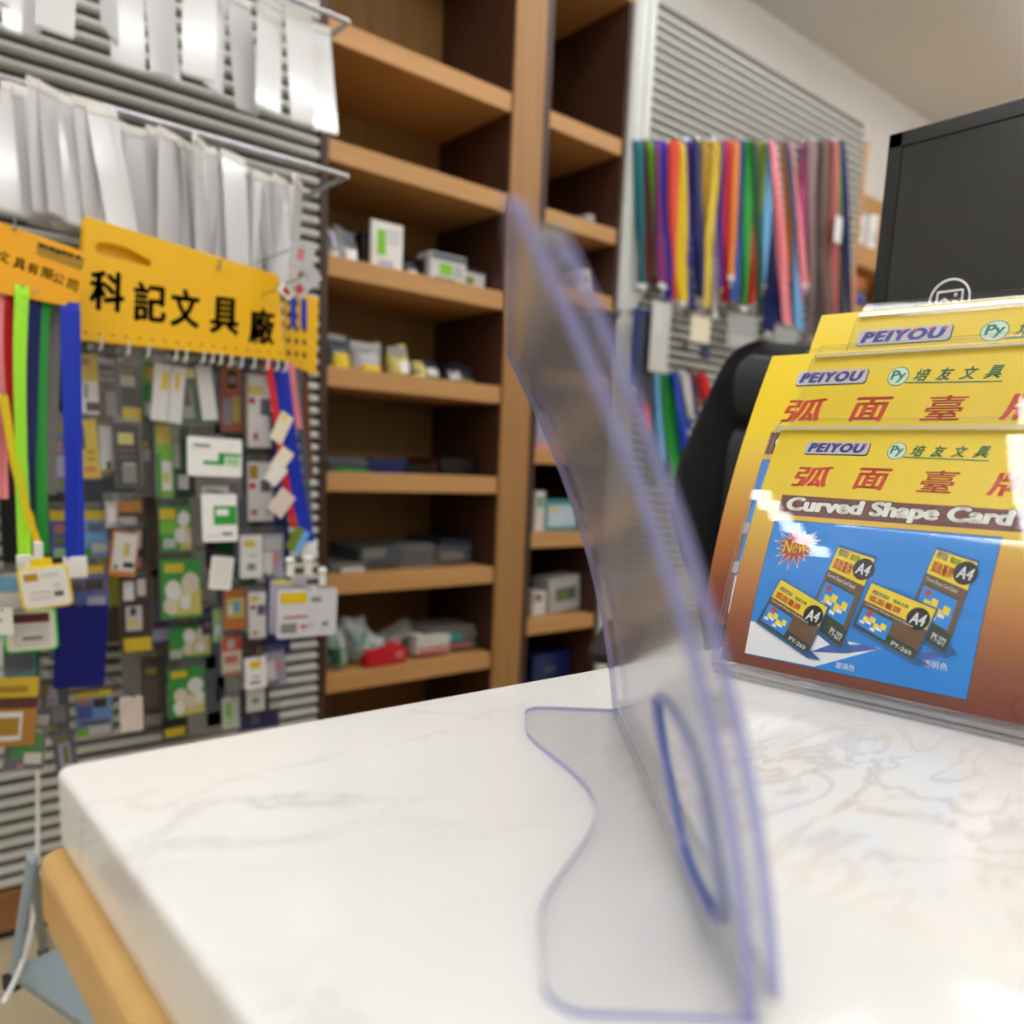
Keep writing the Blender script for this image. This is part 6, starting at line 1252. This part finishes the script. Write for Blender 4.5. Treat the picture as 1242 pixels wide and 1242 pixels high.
for idx, (label, bx, dep, col, rects, tilt, kind, cat) in enumerate(SHELF_DATA):
    x, y, z, w, h = bx
    lo, hi = (0.942, 1.456) if x < 1.5 else (1.604, 1.88)
    w = min(w, hi - lo); x = min(max(x, lo + w / 2 + 0.004), hi - w / 2 - 0.004)
    tops = next((t for a, b_, t in SHELF_TOPS if a <= x <= b_), None)
    zb = z - h / 2
    if tops:
        s0 = min(tops, key=lambda t: abs(t - zb))
        if abs(s0 - zb) < 0.045: zb = s0 + 0.0008
    if 'folder leaning' in label or 'folder on the' in label: w *= 0.62; tilt *= 0.6
    lift = abs(math.sin(R(tilt))) * w / 2 * 0.9
    zc = zb + h / 2 + lift
    yc = y
    cmat = plain('pack_' + col, HEX[col], 0.3, 0.5, vary=0.2, scale=30, bump=0.2)
    if kind == 'bag':
        root = crumple(w, dep, h, idx).build('plastic_bag', cmat, None, (x, yc + dep / 2, zc), (0, R(tilt), 0), smooth=True)
        yf = -dep / 2 * 0.72
        front = -dep / 2 - 0.002
    elif kind == 'flat':
        root = empty('sleeve_pack', (x, yc + dep / 2, zc))
        n = max(2, int(h / 0.006)); th = h / n; w *= 0.95
        rd = random.Random(idx)
        for i in range(n):
            MB().quadbox(-w / 2, w / 2, -dep / 2, dep / 2, 0, th * 0.85).build('sleeve', cmat, root, (rd.uniform(-0.004, 0.004), rd.uniform(-0.006, 0.006), -h / 2 + i * th), (0, R(tilt) * 0.2, R(rd.uniform(-2, 2))))
        front = -dep / 2 - 0.007
    else:
        root = MB().quadbox(-w / 2, w / 2, -dep / 2, dep / 2, -h / 2, h / 2).build('carton', cmat, None, (x, yc + dep / 2, zc), (0, R(tilt), 0), bevel=0.0015)
        front = -dep / 2 - 0.0002
    tag(root, label, cat, 'goods on the bookcase shelves')
    if rects:
        b, mats = patches(rects, w * 0.96, h * 0.94, lambda c: True)
        if kind == 'bag':
            b = MB(); mats = []
            for i, (x0, z0, x1, z1, c) in enumerate(rects):
                if C(c) not in mats: mats.append(C(c))
                n = 4; k0 = len(b.v)
                for jj in range(n + 1):
                    for ii in range(n + 1):
                        u = x0 + (x1 - x0) * ii / n; v = z0 + (z1 - z0) * jj / n
                        bul = (1 - (2 * u - 1) ** 4) * (1 - v ** 2.5) * dep / 2
                        b.v.append(((u - 0.5) * w * 0.94 * (1 - 0.12 * v), -bul - 0.002 - 0.06 * dep - 0.0004 * i, (v - 0.5) * h * 0.96))
                for jj in range(n):
                    for ii in range(n):
                        q = k0 + jj * (n + 1) + ii; b.f.append([q, q + 1, q + n + 2, q + n + 1]); b.m.append(mats.index(C(c)))
            b.build('printed_patch', mats, root)
        else:
            b.build('printed_patch', mats, root, (0, front + 0.001, 0))

# ------------------------------------------------------------------ folding step stool and cable at the left
st = tag(empty('step_stool', (0.169, 1.312, 0), R(17)), 'grey enamelled folding step stool on the floor beside the counter', 'step stool')
MB().prism(rrect(0.34, 0.24, 0.012, 3, 0.17, -0.12), 0.205, 0.22, axis='z').build('step_plate', M_GREYMETAL, st, bevel=0.003)
ridge = MB().quadbox(-0.05, 0.05, -0.002, 0.002, 0, 0.0015).mesh('tread_ridge', [M_WHITEMETAL])
for i in range(4): place('tread_ridge', ridge, st, (0.17 , -0.05 - i * 0.045, 0.2201))
MB().quadbox(-0.006, 0.012, -0.012, 0.008, 0.188, 0.21).build('rubber_corner', M_RUBBER, st)
for sx in (0.008, 0.332):
    MB().tube([(sx, 0.0, 0.21), (sx + 0.034, 0.001, 0.372)], 0.0075, 8).build('front_rail', M_GREYMETAL, st)
    lg = MB().tube([(sx + 0.040, 0.012, 0.376), (sx + 0.205 if sx < 0.1 else sx + 0.10, 0.325, 0.016)], 0.0075, 8).build('rear_leg', M_GREYMETAL, st)
    MB().tube([((sx + 0.198 if sx < 0.1 else sx + 0.096), 0.312, 0.03), ((sx + 0.206 if sx < 0.1 else sx + 0.101), 0.326, 0.0)], 0.0105, 8).build('rubber_foot', M_RUBBER, lg)
    fl_ = MB().tube([(sx, -0.225, 0.207), (sx, -0.25, 0.012)], 0.0075, 8).build('front_leg', M_GREYMETAL, st)
    MB().tube([(sx, -0.249, 0.03), (sx, -0.251, 0.0)], 0.0105, 8).build('rubber_foot', M_RUBBER, fl_)
cb = MB().tube(catmull(BN['cable'], 8), 0.0042, 8)
o = cb.build('power_cable', M_WPLASTIC, smooth=True)
tag(o, 'white cable hanging down the slat panel to the step stool', 'cable')
